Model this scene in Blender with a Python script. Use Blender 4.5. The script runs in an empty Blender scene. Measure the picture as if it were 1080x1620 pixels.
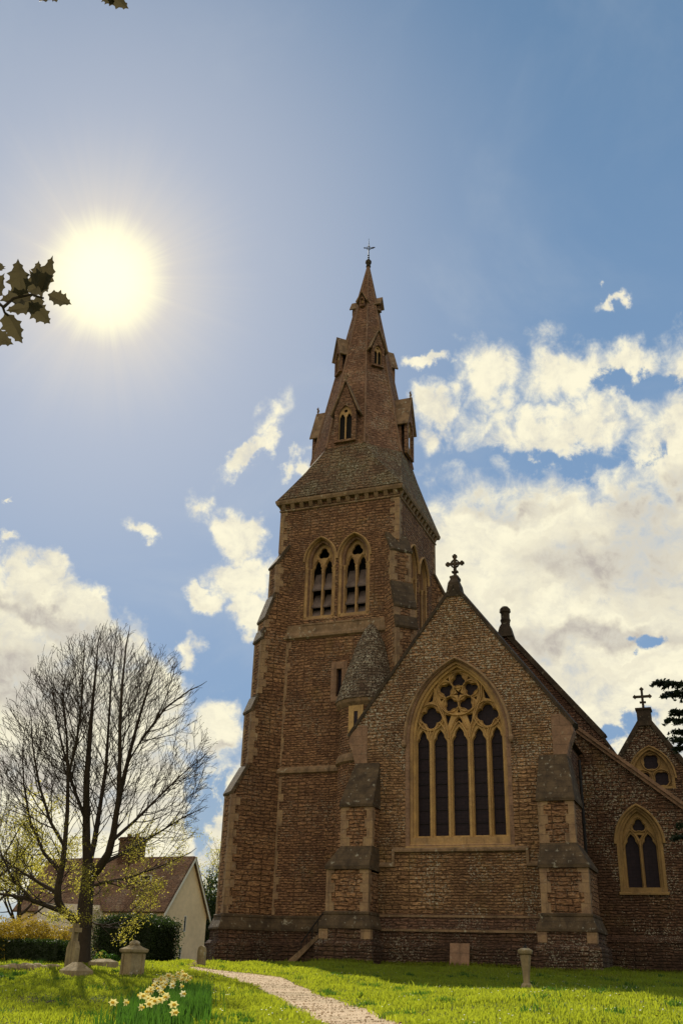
import bpy, bmesh, math, random
import numpy as np
from mathutils import Vector, Matrix
from mathutils.geometry import tessellate_polygon
random.seed(7)
R = math.radians
sc = bpy.context.scene
col = sc.collection
PI = math.pi

# ------------------------------------------------------------------ camera
F, PITCH, ROLL, YAW = 1541.23, R(25.3146), R(1.7748), R(21.6701)
CAM = Vector((0, -33, -0.35))
fw = Vector((-math.sin(YAW)*math.cos(PITCH), math.cos(YAW)*math.cos(PITCH), math.sin(PITCH)))
_r = Vector((math.cos(YAW), math.sin(YAW), 0)); _u = _r.cross(fw)
cr = _r*math.cos(ROLL)+_u*math.sin(ROLL); cu = -_r*math.sin(ROLL)+_u*math.cos(ROLL)
cam = bpy.data.cameras.new('camera'); co = bpy.data.objects.new('camera', cam); col.objects.link(co)
co.matrix_world = Matrix(((cr.x, cu.x, -fw.x, CAM.x), (cr.y, cu.y, -fw.y, CAM.y), (cr.z, cu.z, -fw.z, CAM.z), (0, 0, 0, 1)))
cam.sensor_fit = 'VERTICAL'; cam.sensor_height = 36; cam.lens = F/1620*36
cam.clip_end = 5000; cam.clip_start = 0.05
sc.camera = co

def ray(x, y):
    return ((x-540)/F*cr+(810-y)/F*cu+fw).normalized()
def atY(x, y, Y):
    d = ray(x, y); return CAM+d*((Y-CAM.y)/d.y)
def atD(x, y, D):
    return CAM+ray(x, y)*D
def sstep(a, b, x):
    t = min(1, max(0, (x-a)/(b-a)));  return t*t*(3-2*t)
def gz(x, y):
    d = -x*math.sin(YAW)+(y+33)*math.cos(YAW)
    d = max(d, -6)
    a = -1.78+.0525*d
    cap = -.36+.27*sstep(-20, -11, x)
    k = .12
    h = min(1, max(0, .5+.5*(a-cap)/k))
    z = a*(1-h)+cap*h-k*h*(1-h)
    z += .45*sstep(-8.5, -1, x)*sstep(-8, -17, y)*sstep(-30, -21, y)
    z += .018*math.sin(x*1.3+y*.7)+.014*math.sin(x*.6-y*1.9)
    return z
def atG(x, y, lift=0):
    d = ray(x, y); t = 5
    while t < 140:
        p = CAM+d*t
        if p.z < gz(p.x, p.y): break
        t += .05
    return Vector((p.x, p.y, gz(p.x, p.y)+lift))

# ------------------------------------------------------------------ render / light
sc.view_settings.view_transform = 'Standard'; sc.view_settings.look = 'None'
sc.view_settings.exposure = 0; sc.view_settings.gamma = 1
sc.cycles.use_denoising = True
sc.cycles.max_bounces = 6; sc.cycles.transparent_max_bounces = 6
SUND = ray(165, 440)
SEL = math.asin(SUND.z); SAZ = math.atan2(SUND.x, SUND.y)   # azimuth from +Y, clockwise positive
sl = bpy.data.lights.new('sun', 'SUN'); sl.energy = 4.6; sl.angle = R(.55); sl.color = (1, .93, .78)
so = bpy.data.objects.new('sun', sl); col.objects.link(so)
so.rotation_euler = (-SUND).to_track_quat('-Z', 'Y').to_euler()

class NT:
    def __init__(s, nt): s.t = nt; nt.nodes.clear()
    def n(s, typ, **kw):
        nd = s.t.nodes.new(typ)
        ins = kw.pop('i', {})
        for k, v in kw.items(): setattr(nd, k, v)
        for k, v in ins.items():
            sock = nd.inputs[k]
            if hasattr(v, 'is_output'): s.t.links.new(v, sock)
            else: sock.default_value = v
        return nd
    def m(s, op, a, b=None, c=None, clamp=False):
        nd = s.n('ShaderNodeMath', operation=op, use_clamp=clamp)
        for k, v in enumerate((a, b, c)):
            if v is None: continue
            if hasattr(v, 'is_output'): s.t.links.new(v, nd.inputs[k])
            else: nd.inputs[k].default_value = v
        return nd.outputs[0]
    def vm(s, op, a, b=None, scale=None):
        nd = s.n('ShaderNodeVectorMath', operation=op)
        for k, v in enumerate((a, b)):
            if v is None: continue
            if hasattr(v, 'is_output'): s.t.links.new(v, nd.inputs[k])
            else: nd.inputs[k].default_value = v
        if scale is not None: nd.inputs['Scale'].default_value = scale
        return nd
    def mix(s, f, a, b, mode='MIX'):
        nd = s.n('ShaderNodeMix', data_type='RGBA', blend_type=mode)
        for k, v in ((0, f), (6, a), (7, b)):
            if hasattr(v, 'is_output'): s.t.links.new(v, nd.inputs[k])
            else: nd.inputs[k].default_value = (v if k == 0 else (tuple(v)+(1,))[:4])
        return nd.outputs[2]
    def ramp(s, f, a, b, lo=0., hi=1., smooth=True):
        nd = s.n('ShaderNodeMapRange', interpolation_type='SMOOTHSTEP' if smooth else 'LINEAR', clamp=True)
        for k, v in enumerate((f, a, b, lo, hi)):
            if hasattr(v, 'is_output'): s.t.links.new(v, nd.inputs[k])
            else: nd.inputs[k].default_value = v
        return nd.outputs[0]
    def noise(s, vec, scale, detail=4, rough=.55, dist=0.):
        nd = s.n('ShaderNodeTexNoise', i={'Scale': scale, 'Detail': detail, 'Roughness': rough, 'Distortion': dist})
        if vec is not None: s.t.links.new(vec, nd.inputs['Vector'])
        return nd.outputs[0]
    def link(s, a, b): s.t.links.new(a, b)

# ------------------------------------------------------------------ sky
def make_world():
    w = bpy.data.worlds.new('World'); sc.world = w; w.use_nodes = True
    t = NT(w.node_tree)
    out = t.n('ShaderNodeOutputWorld')
    d = t.n('ShaderNodeTexCoord').outputs['Generated']
    sky = t.n('ShaderNodeTexSky', sky_type='NISHITA', sun_disc=False, sun_elevation=SEL, sun_rotation=SAZ,
              air_density=1.0, dust_density=.6, ozone_density=2.5, altitude=50)
    sep = t.n('ShaderNodeSeparateXYZ', i={0: d})
    x, y, z = sep.outputs
    az = t.m('MULTIPLY', t.m('ARCTAN2', x, y), 180/PI)
    el = t.m('MULTIPLY', t.m('ARCSINE', z), 180/PI)
    ae0 = t.n('ShaderNodeCombineXYZ', i={0: az, 1: el}).outputs[0]
    den = t.m('ADD', t.m('MAXIMUM', z, 0.), .22)
    P = t.n('ShaderNodeCombineXYZ', i={0: t.m('DIVIDE', x, den), 1: t.m('DIVIDE', y, den)}).outputs[0]
    def wcol(sc_, det): return t.vm('SUBTRACT', t.n('ShaderNodeTexNoise', i={'Vector': ae0, 'Scale': sc_, 'Detail': det, 'Roughness': .6}).outputs['Color'], (.5, .5, .5)).outputs[0]
    ae = t.vm('ADD', t.vm('ADD', ae0, t.vm('SCALE', wcol(.16, 3.), scale=5.).outputs[0]).outputs[0], t.vm('SCALE', wcol(.6, 6.), scale=3.4).outputs[0]).outputs[0]
    ae = t.vm('MULTIPLY', ae, (1, 1, 0)).outputs[0]
    # cloud banks: (pixel x, y, half width, half height, tilt, weight)
    blobs = [(930, 920, 370, 185, -8, 1.), (880, 672, 250, 58, -3, .60), (768, 592, 70, 62, 30, .62), (905, 590, 110, 62, -10, .60),
             (985, 575, 62, 48, 0, .55), (1075, 590, 70, 75, 0, .55), (1140, 720, 160, 130, 0, .9), (690, 660, 50, 50, 0, .7), (900, 1130, 420, 150, 0, .95), (1300, 900, 300, 260, 0, 1.),
             (55, 1095, 320, 170, -30, 1.15), (190, 1050, 130, 78, -38, .9), (55, 915, 62, 50, -35, .85), (130, 960, 100, 45, -35, .8), (90, 1290, 420, 150, 0, .95), (-200, 1100, 300, 230, 0, 1.),
             (385, 830, 58, 42, -20, .85), (395, 900, 60, 50, 0, .9), (335, 938, 45, 28, -10, .8), (300, 1012, 28, 32, 0, .62), (410, 960, 35, 40, 0, .8),
             (340, 1150, 75, 55, -12, .9), (224, 826, 28, 20, 0, .55), (400, 712, 62, 22, 36, .8), (674, 575, 36, 18, 10, .75),
             (470, 735, 22, 26, 0, .7), (430, 670, 42, 26, 40, .42), (22, 791, 20, 6, 0, .5), (5, 855, 22, 16, 0, .55), (960, 465, 36, 14, 30, .55), (318, 790, 30, 34, 0, .5)]
    cov = None
    for bx, by, rx, ry, tilt, wt in blobs:
        c = ray(bx, by); e = math.asin(c.z); a = math.atan2(c.x, c.y)
        k = math.degrees(1/F)*math.cos(math.atan(math.hypot(bx-540, by-810)/F))**1.5
        mp = t.n('ShaderNodeMapping', vector_type='TEXTURE', i={'Vector': ae, 'Location': (math.degrees(a), math.degrees(e), 0),
                 'Rotation': (0, 0, R(tilt)), 'Scale': (rx*k/math.cos(e)*1.35, ry*k*1.35, 1)})
        q = t.vm('LENGTH', mp.outputs[0]).outputs['Value']
        v = t.m('MULTIPLY', t.m('SUBTRACT', 1., q), wt)
        cov = v if cov is None else t.m('MAXIMUM', cov, v)
    # unseen sky behind the camera gets cloud thickened as fill on the church front
    nz = t.noise(P, 3.6, 10, .64, .35)
    nf = t.noise(ae0, .62, 10, .66, .35)
    ns = t.m('ADD', t.m('MULTIPLY', nz, .45), t.m('MULTIPLY', nf, .55))
    cc = t.m('MINIMUM', t.m('MULTIPLY', t.m('SUBTRACT', cov, .16), 3.0), 1.0)
    dn = t.m('ADD', cc, t.m('MULTIPLY', t.m('SUBTRACT', ns, .5), 3.0))
    dens = t.ramp(dn, -.08, .95)
    back = t.m('MULTIPLY', t.ramp(y, .1, -.35), t.ramp(t.noise(P, 1.6, 6, .6), .30, .52))
    dens = t.m('MAXIMUM', dens, t.m('MULTIPLY', back, .95))
    # blue gaps inside the right hand bank
    for bx, by, rx, ry in ((840, 722, 175, 22), (1030, 1005, 22, 22), (960, 1155, 60, 26), (1010, 610, 80, 24), (330, 1270, 26, 60)):
        c = ray(bx, by); e = math.asin(c.z); a = math.atan2(c.x, c.y); k = math.degrees(1/F)*.93
        mp = t.n('ShaderNodeMapping', vector_type='TEXTURE', i={'Vector': ae, 'Location': (math.degrees(a), math.degrees(e), 0),
                 'Rotation': (0, 0, R(-5)), 'Scale': (rx*k/math.cos(e), ry*k, 1)})
        q = t.m('ADD', t.vm('LENGTH', mp.outputs[0]).outputs['Value'], t.m('MULTIPLY', t.m('SUBTRACT', nf, .5), 3.2))
        dens = t.m('MULTIPLY', dens, t.ramp(q, .55, 1.25))
    # thickness shading: cream tops, grey-brown bellies
    Pst = t.n('ShaderNodeMapping', i={'Vector': ae, 'Scale': (.07, .2, 1), 'Location': (3.1, 1.7, 0)}).outputs[0]
    belly = t.ramp(t.noise(Pst, 1.25, 6, .6, .3), .44, .66)
    bl = None
    for bx, by, rx, ry, tl in ((20, 1090, 190, 90, -15), (90, 985, 190, 34, -20), (950, 880, 160, 60, 0), (1040, 800, 90, 60, 0), (800, 790, 120, 30, 0), (320, 1200, 90, 26, 0), (950, 1000, 220, 40, 0), (60, 1240, 200, 40, 0)):
        c = ray(bx, by); e = math.asin(c.z); a = math.atan2(c.x, c.y); k = math.degrees(1/F)*.93
        mp = t.n('ShaderNodeMapping', vector_type='TEXTURE', i={'Vector': ae, 'Location': (math.degrees(a), math.degrees(e), 0),
                 'Rotation': (0, 0, R(tl)), 'Scale': (rx*k/math.cos(e), ry*k, 1)})
        q = t.ramp(t.m('ADD', t.vm('LENGTH', mp.outputs[0]).outputs['Value'], t.m('MULTIPLY', t.m('SUBTRACT', nz, .5), 1.8)), 1.25, .2)
        bl = q if bl is None else t.m('MAXIMUM', bl, q)
    belly = t.m('MAXIMUM', t.m('MULTIPLY', belly, .42), t.m('MULTIPLY', bl, 1.0))
    thick = t.ramp(dn, .45, 1.3)
    ccol = t.mix(t.m('MULTIPLY', belly, thick), (1.0, .94, .71), (.50, .455, .41))
    ccol = t.mix(t.ramp(t.m('ADD', t.m('MULTIPLY', nf, .5), t.m('MULTIPLY', nz, .5)), .38, .58), t.mix(.55, ccol, (.56, .54, .51)), ccol)
    ccol = t.mix(t.ramp(dn, .95, .15), ccol, t.mix(.6, ccol, (.62, .66, .70)))
    ccol = t.mix(t.ramp(y, 0., -.4), ccol, t.vm('MULTIPLY', ccol, (1.38, 1.16, .92)).outputs[0])  # rear clouds, out of view, made brighter and warmer for fill light
    # clear sky: physical sky graded to the photograph, paler toward the sun and the horizon
    g = t.n('ShaderNodeVectorMath', operation='DOT_PRODUCT', i={0: d, 1: tuple(SUND)}).outputs['Value']
    ang = t.m('MULTIPLY', t.m('ARCCOSINE', t.m('MINIMUM', g, .99999)), 180/PI)
    blue = t.mix(t.ramp(el, 22, 62), (.225, .375, .60), (.125, .250, .43))
    blue = t.mix(t.ramp(ang, 29, 2), blue, (.50, .55, .65))
    blue = t.mix(t.ramp(el, 16, -2), blue, (.42, .52, .60))
    skyc = t.mix(.18, blue, t.vm('SCALE', sky.outputs[0], scale=.055).outputs[0])
    haze = t.ramp(t.noise(P, 2.2, 7, .6, .5), .48, .8)
    skyc = t.mix(t.m('MULTIPLY', haze, .30), skyc, (.62, .66, .68))
    cl = t.mix(dens, skyc, ccol)
    # the sun itself behind thin haze, its faint lens rays painted into the sky
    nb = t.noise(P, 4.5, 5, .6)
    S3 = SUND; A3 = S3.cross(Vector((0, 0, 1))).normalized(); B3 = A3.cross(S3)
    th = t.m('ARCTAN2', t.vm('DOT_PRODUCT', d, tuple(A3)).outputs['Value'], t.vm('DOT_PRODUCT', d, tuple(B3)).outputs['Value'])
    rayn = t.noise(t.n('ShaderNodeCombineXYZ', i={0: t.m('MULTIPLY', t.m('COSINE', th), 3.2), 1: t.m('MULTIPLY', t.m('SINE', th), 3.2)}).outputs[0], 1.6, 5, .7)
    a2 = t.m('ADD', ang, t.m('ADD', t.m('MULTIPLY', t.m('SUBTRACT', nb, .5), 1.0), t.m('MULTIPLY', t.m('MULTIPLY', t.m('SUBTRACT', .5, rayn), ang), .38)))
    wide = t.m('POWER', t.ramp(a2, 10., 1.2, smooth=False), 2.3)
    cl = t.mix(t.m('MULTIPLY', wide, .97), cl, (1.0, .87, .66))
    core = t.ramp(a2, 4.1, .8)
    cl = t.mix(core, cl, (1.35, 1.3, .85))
    # ground half
    cl = t.mix(t.ramp(z, -.01, -.03), cl, (.09, .11, .04))
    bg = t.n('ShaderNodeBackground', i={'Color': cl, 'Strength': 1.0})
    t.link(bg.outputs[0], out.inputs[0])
make_world()

# ------------------------------------------------------------------ materials
def newmat(name):
    m = bpy.data.materials.new(name); m.use_nodes = True
    t = NT(m.node_tree)
    out = t.n('ShaderNodeOutputMaterial'); b = t.n('ShaderNodeBsdfPrincipled')
    t.link(b.outputs[0], out.inputs[0])
    return m, t, b, out
def bump(t, b, h, strength, dist):
    bp = t.n('ShaderNodeBump', i={'Height': h, 'Strength': strength, 'Distance': dist})
    t.link(bp.outputs[0], b.inputs['Normal'])

def stone_mat(name, c1, c2, mortar_shadow, lichen=.35, lz=None, dark=0., bw=.28, rh=.088, bstr=1., ochre=.25, base_dark=True, green=0.):
    m, t, b, out = newmat(name)
    uv = t.n('ShaderNodeUVMap').outputs[0]
    pos = t.n('ShaderNodeNewGeometry').outputs['Position']
    wob = t.n('ShaderNodeTexNoise', i={'Vector': pos, 'Scale': 1.6, 'Detail': 3.}).outputs['Color']
    wob2 = t.n('ShaderNodeTexNoise', i={'Vector': pos, 'Scale': 9., 'Detail': 2.}).outputs['Color']
    o = t.vm('SCALE', t.vm('SUBTRACT', wob, (.5, .5, .5)).outputs[0], scale=.10).outputs[0]
    o2 = t.vm('SCALE', t.vm('SUBTRACT', wob2, (.5, .5, .5)).outputs[0], scale=.045).outputs[0]
    v = t.vm('ADD', t.vm('ADD', uv, o).outputs[0], o2).outputs[0]
    br = t.n('ShaderNodeTexBrick', offset=.43, offset_frequency=2, squash=1.35, squash_frequency=3,
             i={'Vector': v, 'Color1': tuple(c1)+(1,), 'Color2': tuple(c2)+(1,), 'Mortar': tuple(mortar_shadow)+(1,), 'Scale': 1.,
                'Mortar Size': .022, 'Mortar Smooth': 1., 'Bias': -.05, 'Brick Width': bw, 'Row Height': rh})
    # a second coarser coursing mixed in patches so that the courses are not all alike
    br2 = t.n('ShaderNodeTexBrick', offset=.37, offset_frequency=2, squash=.7, squash_frequency=2,
              i={'Vector': v, 'Color1': tuple(c2)+(1,), 'Color2': tuple(c1)+(1,), 'Mortar': tuple(mortar_shadow)+(1,), 'Scale': 1.,
                 'Mortar Size': .028, 'Mortar Smooth': 1., 'Bias': .1, 'Brick Width': bw*1.5, 'Row Height': rh*1.5})
    pm = t.ramp(t.noise(pos, .55, 2, .5), .50, .53)
    mk = t.n('ShaderNodeMix', data_type='FLOAT', i={0: pm, 2: br.outputs[1], 3: br2.outputs[1]}).outputs[0]
    for n_ in (br, br2): n_.inputs['Mortar'].default_value = tuple((p+q)/2 for p, q in zip(c1, c2))+(1,)
    c = t.mix(pm, br.outputs[0], br2.outputs[0])
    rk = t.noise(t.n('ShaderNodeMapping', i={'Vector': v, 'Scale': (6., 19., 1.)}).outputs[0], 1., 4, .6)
    c = t.mix(t.m('MULTIPLY', t.ramp(t.m('ADD', mk, t.m('MULTIPLY', t.m('SUBTRACT', rk, .5), 1.4)), .70, 1.15), .60), c, mortar_shadow)  # dark joints whose colour also paints shadow lines under the courses
    n1 = t.noise(pos, 2.3, 5, .6); n2 = t.noise(pos, 13., 5, .65); n3 = t.noise(pos, 48., 3, .6); nb = t.noise(pos, .33, 3, .5)
    c = t.mix(1., c, t.mix(t.ramp(rk, .3, .7), (.38, .37, .36), (1.55, 1.52, 1.48)), 'MULTIPLY')
    c = t.mix(1., c, t.mix(n2, (.55, .53, .52), (1.42, 1.42, 1.42)), 'MULTIPLY')
    c = t.mix(t.ramp(n1, .45, .72), c, t.mix(.35, c, (.10, .05, .035)))
    c = t.mix(t.m('MULTIPLY', t.ramp(t.noise(pos, 1.1, 5, .65), .52, .72), ochre), c, (.34, .235, .085))
    c = t.mix(t.m('MULTIPLY', t.ramp(nb, .42, .68), .35), c, (.075, .045, .035))
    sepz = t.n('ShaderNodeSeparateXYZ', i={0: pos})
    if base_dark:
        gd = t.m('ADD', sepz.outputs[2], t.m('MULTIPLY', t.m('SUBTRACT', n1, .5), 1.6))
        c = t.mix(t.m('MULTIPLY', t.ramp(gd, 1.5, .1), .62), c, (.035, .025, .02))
    # downward water streaks
    mp = t.n('ShaderNodeMapping', i={'Vector': pos, 'Scale': (2.4, 2.4, .22)}).outputs[0]
    st = t.ramp(t.noise(mp, 1., 4, .6), .55, .75)
    c = t.mix(t.m('MULTIPLY', st, .30+dark), c, (.045, .032, .026))
    # lichen crusts: clusters of pale spots
    vor = t.n('ShaderNodeTexVoronoi', feature='F1', i={'Vector': t.vm('ADD', pos, o).outputs[0], 'Scale': 7.5, 'Randomness': 1.}).outputs['Distance']
    vor2 = t.n('ShaderNodeTexVoronoi', feature='F1', i={'Vector': pos, 'Scale': 19., 'Randomness': 1.}).outputs['Distance']
    cl = t.noise(pos, .9, 4, .65)
    if lz:  # heavier above a height
        cl = t.m('ADD', cl, t.ramp(sepz.outputs[2], lz[0], lz[1], 0., lz[2]))
    cl = t.m('ADD', cl, t.m('MULTIPLY', t.m('SUBTRACT', n2, .5), .5))
    m1 = t.m('MULTIPLY', t.ramp(vor, .36, .22), t.ramp(cl, .55, .68))
    m2 = t.m('MULTIPLY', t.ramp(vor2, .40, .26), t.ramp(cl, .47, .60))
    lm = t.m('MULTIPLY', t.m('MAXIMUM', m1, m2), lichen)
    c = t.mix(lm, c, t.mix(n2, (.44, .41, .31), (.74, .71, .58)))
    if green: c = t.mix(t.m('MULTIPLY', t.ramp(cl, .45, .7), green), c, (.12, .13, .045))
    t.link(c, b.inputs['Base Color']); b.inputs['Roughness'].default_value = .93; b.inputs['Specular IOR Level'].default_value = .15
    h = t.m('ADD', t.m('MULTIPLY', t.m('SUBTRACT', 1., mk), 1.), t.m('ADD', t.m('MULTIPLY', rk, 1.3), t.m('ADD', t.m('MULTIPLY', n2, .5), t.m('MULTIPLY', n3, .2))))
    bump(t, b, h, 1.*bstr, .075)
    return m

def smooth_stone(name, c1, c2, lichen=.2, stain=.4, courses=0.):
    m, t, b, out = newmat(name)
    pos = t.n('ShaderNodeNewGeometry').outputs['Position']
    n1 = t.noise(pos, 2.6, 5, .6); n2 = t.noise(pos, 17., 5, .65); n3 = t.noise(pos, 6., 4, .6)
    c = t.mix(t.ramp(n1, .3, .7), c1, c2)
    c = t.mix(1., c, t.mix(n2, (.62, .62, .62), (1.32, 1.32, 1.32)), 'MULTIPLY')
    mp = t.n('ShaderNodeMapping', i={'Vector': pos, 'Scale': (5., 5., .6)}).outputs[0]
    c = t.mix(t.m('MULTIPLY', t.ramp(t.noise(mp, 1., 4, .6), .5, .72), stain), c, (.05, .037, .026))
    c = t.mix(t.m('MULTIPLY', t.ramp(n3, .60, .70), lichen), c, (.5, .48, .38))
    h = t.m('ADD', n2, t.m('MULTIPLY', n3, .6))
    if courses:
        uv = t.n('ShaderNodeUVMap').outputs[0]
        br = t.n('ShaderNodeTexBrick', i={'Vector': uv, 'Scale': 1., 'Mortar Size': .006, 'Brick Width': courses*2.2, 'Row Height': courses})
        c = t.mix(t.m('MULTIPLY', br.outputs[1], .45), c, (.05, .04, .03))
        h = t.m('SUBTRACT', h, br.outputs[1])
    t.link(c, b.inputs['Base Color']); b.inputs['Roughness'].default_value = .9; b.inputs['Specular IOR Level'].default_value = .2
    bump(t, b, h, .7, .02)
    return m

def simple(name, c, rough=.8, var=.35, scale=8., metal=0., bs=.3, spec=.3):
    m, t, b, out = newmat(name)
    pos = t.n('ShaderNodeNewGeometry').outputs['Position']
    n = t.noise(pos, scale, 5, .6); n2 = t.noise(pos, scale*.17, 3, .5)
    cc = t.mix(1., tuple(c), t.mix(n, (1-var,)*3, (1+var,)*3), 'MULTIPLY')
    cc = t.mix(t.m('MULTIPLY', t.ramp(n2, .4, .7), var), cc, tuple(k*.55 for k in c))
    t.link(cc, b.inputs['Base Color']); b.inputs['Roughness'].default_value = rough; b.inputs['Metallic'].default_value = metal
    b.inputs['Specular IOR Level'].default_value = spec
    if bs: bump(t, b, n, bs, .02)
    return m

def leaf_mat(name, c, tr, var=.5, scale=1.5, amt=.5, rough=.5):
    m = bpy.data.materials.new(name); m.use_nodes = True; t = NT(m.node_tree)
    out = t.n('ShaderNodeOutputMaterial')
    pos = t.n('ShaderNodeNewGeometry').outputs['Position']
    n = t.noise(pos, scale, 4, .6); n2 = t.noise(pos, scale*14, 2, .6)
    f = t.m('ADD', t.m('MULTIPLY', n, .5), t.m('MULTIPLY', n2, .5))
    mul = t.mix(f, (1-var,)*3, (1+var,)*3)
    a = t.n('ShaderNodeBsdfPrincipled', i={'Base Color': t.mix(1., c, mul, 'MULTIPLY'), 'Roughness': rough, 'Specular IOR Level': .25})
    tl = t.n('ShaderNodeBsdfTranslucent', i={'Color': t.mix(1., tr, mul, 'MULTIPLY')})
    mx = t.n('ShaderNodeMixShader', i={0: amt}); t.link(a.outputs[0], mx.inputs[1]); t.link(tl.outputs[0], mx.inputs[2])
    t.link(mx.outputs[0], out.inputs[0])
    return m

RED1, RED2, MOR_SHADOW = (.40, .23, .13), (.21, .115, .07), (.055, .034, .02)
M = {}
M['tower'] = stone_mat('tower_rubble', RED1, RED2, MOR_SHADOW, lichen=.35, ochre=.28)
M['chancel'] = stone_mat('chancel_rubble', (.46, .285, .155), (.25, .145, .08), MOR_SHADOW, lichen=.75, lz=(4.5, 9., .15), ochre=.45)
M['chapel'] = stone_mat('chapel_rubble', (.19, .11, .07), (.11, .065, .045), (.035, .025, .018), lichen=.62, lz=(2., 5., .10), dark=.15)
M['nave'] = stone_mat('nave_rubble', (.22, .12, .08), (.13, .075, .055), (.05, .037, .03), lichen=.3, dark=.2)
M['butt'] = stone_mat('buttress_rubble', (.45, .26, .14), (.27, .145, .08), MOR_SHADOW, lichen=.3, rh=.125, bw=.36, bstr=1.2)
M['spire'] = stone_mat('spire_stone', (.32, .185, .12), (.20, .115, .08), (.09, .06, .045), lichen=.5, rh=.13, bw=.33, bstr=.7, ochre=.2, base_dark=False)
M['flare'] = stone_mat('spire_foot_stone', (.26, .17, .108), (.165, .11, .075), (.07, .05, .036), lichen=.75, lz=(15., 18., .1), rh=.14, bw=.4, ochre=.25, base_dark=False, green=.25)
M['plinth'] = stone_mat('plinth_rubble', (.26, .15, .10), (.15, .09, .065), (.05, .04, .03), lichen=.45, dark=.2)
M['slate'] = smooth_stone('weathering_stone', (.058, .042, .028), (.125, .088, .052), lichen=.5, stain=.6, courses=.22)
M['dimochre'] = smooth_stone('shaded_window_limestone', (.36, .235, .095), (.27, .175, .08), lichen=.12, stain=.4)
M['string'] = smooth_stone('string_course_stone', (.17, .115, .07), (.30, .20, .12), lichen=.7, stain=.6)
M['buff'] = smooth_stone('buff_limestone', (.48, .31, .14), (.33, .21, .11), lichen=.15, stain=.35)
M['quoin'] = smooth_stone('quoin_stone', (.37, .25, .14), (.24, .155, .10), lichen=.2, stain=.55, courses=.29)
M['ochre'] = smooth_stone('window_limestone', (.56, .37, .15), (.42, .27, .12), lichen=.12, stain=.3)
M['brown'] = smooth_stone('brown_dressed_stone', (.30, .185, .12), (.20, .125, .085), lichen=.2, stain=.45, courses=.32)
M['grave'] = smooth_stone('gravestone', (.24, .185, .10), (.36, .29, .165), lichen=.5, stain=.55)
M['louvre'] = smooth_stone('slate_louvre', (.13, .10, .095), (.21, .165, .15), lichen=.1, stain=.4)
M['roof'] = stone_mat('roof_tiles', (.10, .065, .05), (.07, .045, .04), (.03, .022, .02), lichen=.2, rh=.22, bw=.25, bstr=.5, base_dark=False)
M['cottage_roof'] = stone_mat('cottage_tiles', (.23, .14, .09), (.15, .095, .07), (.06, .04, .03), lichen=.4, rh=.22, bw=.25, bstr=.5, base_dark=False)
M['silhouette'] = smooth_stone('silhouette_stone', (.035, .027, .020), (.075, .055, .038), lichen=.25, stain=.7)  # near-black colour paints in the silhouette of copings and crosses against the sky
M['conestone'] = stone_mat('turret_cone_stone', (.20, .155, .11), (.13, .10, .075), (.05, .04, .03), lichen=.9, lz=(6., 9., .08), rh=.13, bw=.3, ochre=.15, base_dark=False)
M['iron'] = simple('wrought_iron', (.02, .02, .022), .6, .3, 20, .3)
M['render'] = simple('painted_render', (.80, .61, .37), .9, .22, 3., bs=.2)
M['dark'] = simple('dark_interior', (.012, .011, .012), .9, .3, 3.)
M['bark'] = simple('bark', (.052, .038, .026), .95, .45, 9., bs=1.)
M['twig'] = simple('twig_bark', (.045, .032, .022), .95, .3, 5., bs=0)
def glass_mat():
    m, t, b, out = newmat('leaded_glass')
    uv = t.n('ShaderNodeUVMap').outputs[0]
    pos = t.n('ShaderNodeNewGeometry').outputs['Position']
    br = t.n('ShaderNodeTexBrick', offset=0., i={'Vector': uv, 'Color1': (.014, .014, .024, 1), 'Color2': (.028, .022, .03, 1), 'Mortar': (.008, .008, .008, 1),
             'Scale': 1., 'Mortar Size': .006, 'Brick Width': .14, 'Row Height': .11})
    t.link(t.mix(t.noise(pos, 9., 3, .6), br.outputs[0], (.035, .024, .03)), b.inputs['Base Color'])
    b.inputs['Roughness'].default_value = .4; b.inputs['Specular IOR Level'].default_value = .08
    bump(t, b, t.m('ADD', t.noise(pos, 6., 2, .5), br.outputs[1]), .25, .02)
    return m
M['glass'] = glass_mat()
M['grass'] = leaf_mat('grass', (.12, .16, .018), (.54, .60, .03), .7, 1.1, .52)
M['leafdaff'] = leaf_mat('daffodil_leaf', (.045, .10, .02), (.10, .24, .02), .75, 5., .45)
M['petal'] = leaf_mat('daffodil_petal', (.85, .76, .36), (.85, .74, .28), .15, 9., .5)
M['petalw'] = leaf_mat('daffodil_petal_pale', (.80, .76, .50), (.8, .75, .45), .12, 9., .5)
M['trumpet'] = leaf_mat('daffodil_trumpet', (.84, .62, .08), (.85, .62, .08), .1, 9., .4)
M['springleaf'] = leaf_mat('spring_leaf', (.16, .16, .03), (.62, .55, .08), .5, 2., .6)
M['forsy'] = leaf_mat('forsythia_bloom', (.36, .26, .035), (.42, .30, .03), .8, 2.2, .5)
M['hedge'] = leaf_mat('hedge_leaf', (.022, .036, .012), (.05, .09, .015), .6, 1.5, .35)
M['yew'] = leaf_mat('yew_needle', (.012, .022, .008), (.03, .05, .012), .5, 3., .3)
M['holly'] = leaf_mat('holly_leaf', (.05, .045, .025), (.12, .095, .045), .3, 6., .35)
M['white'] = simple('white_paint', (.75, .72, .6), .6, .1, 5., bs=0)
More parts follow.
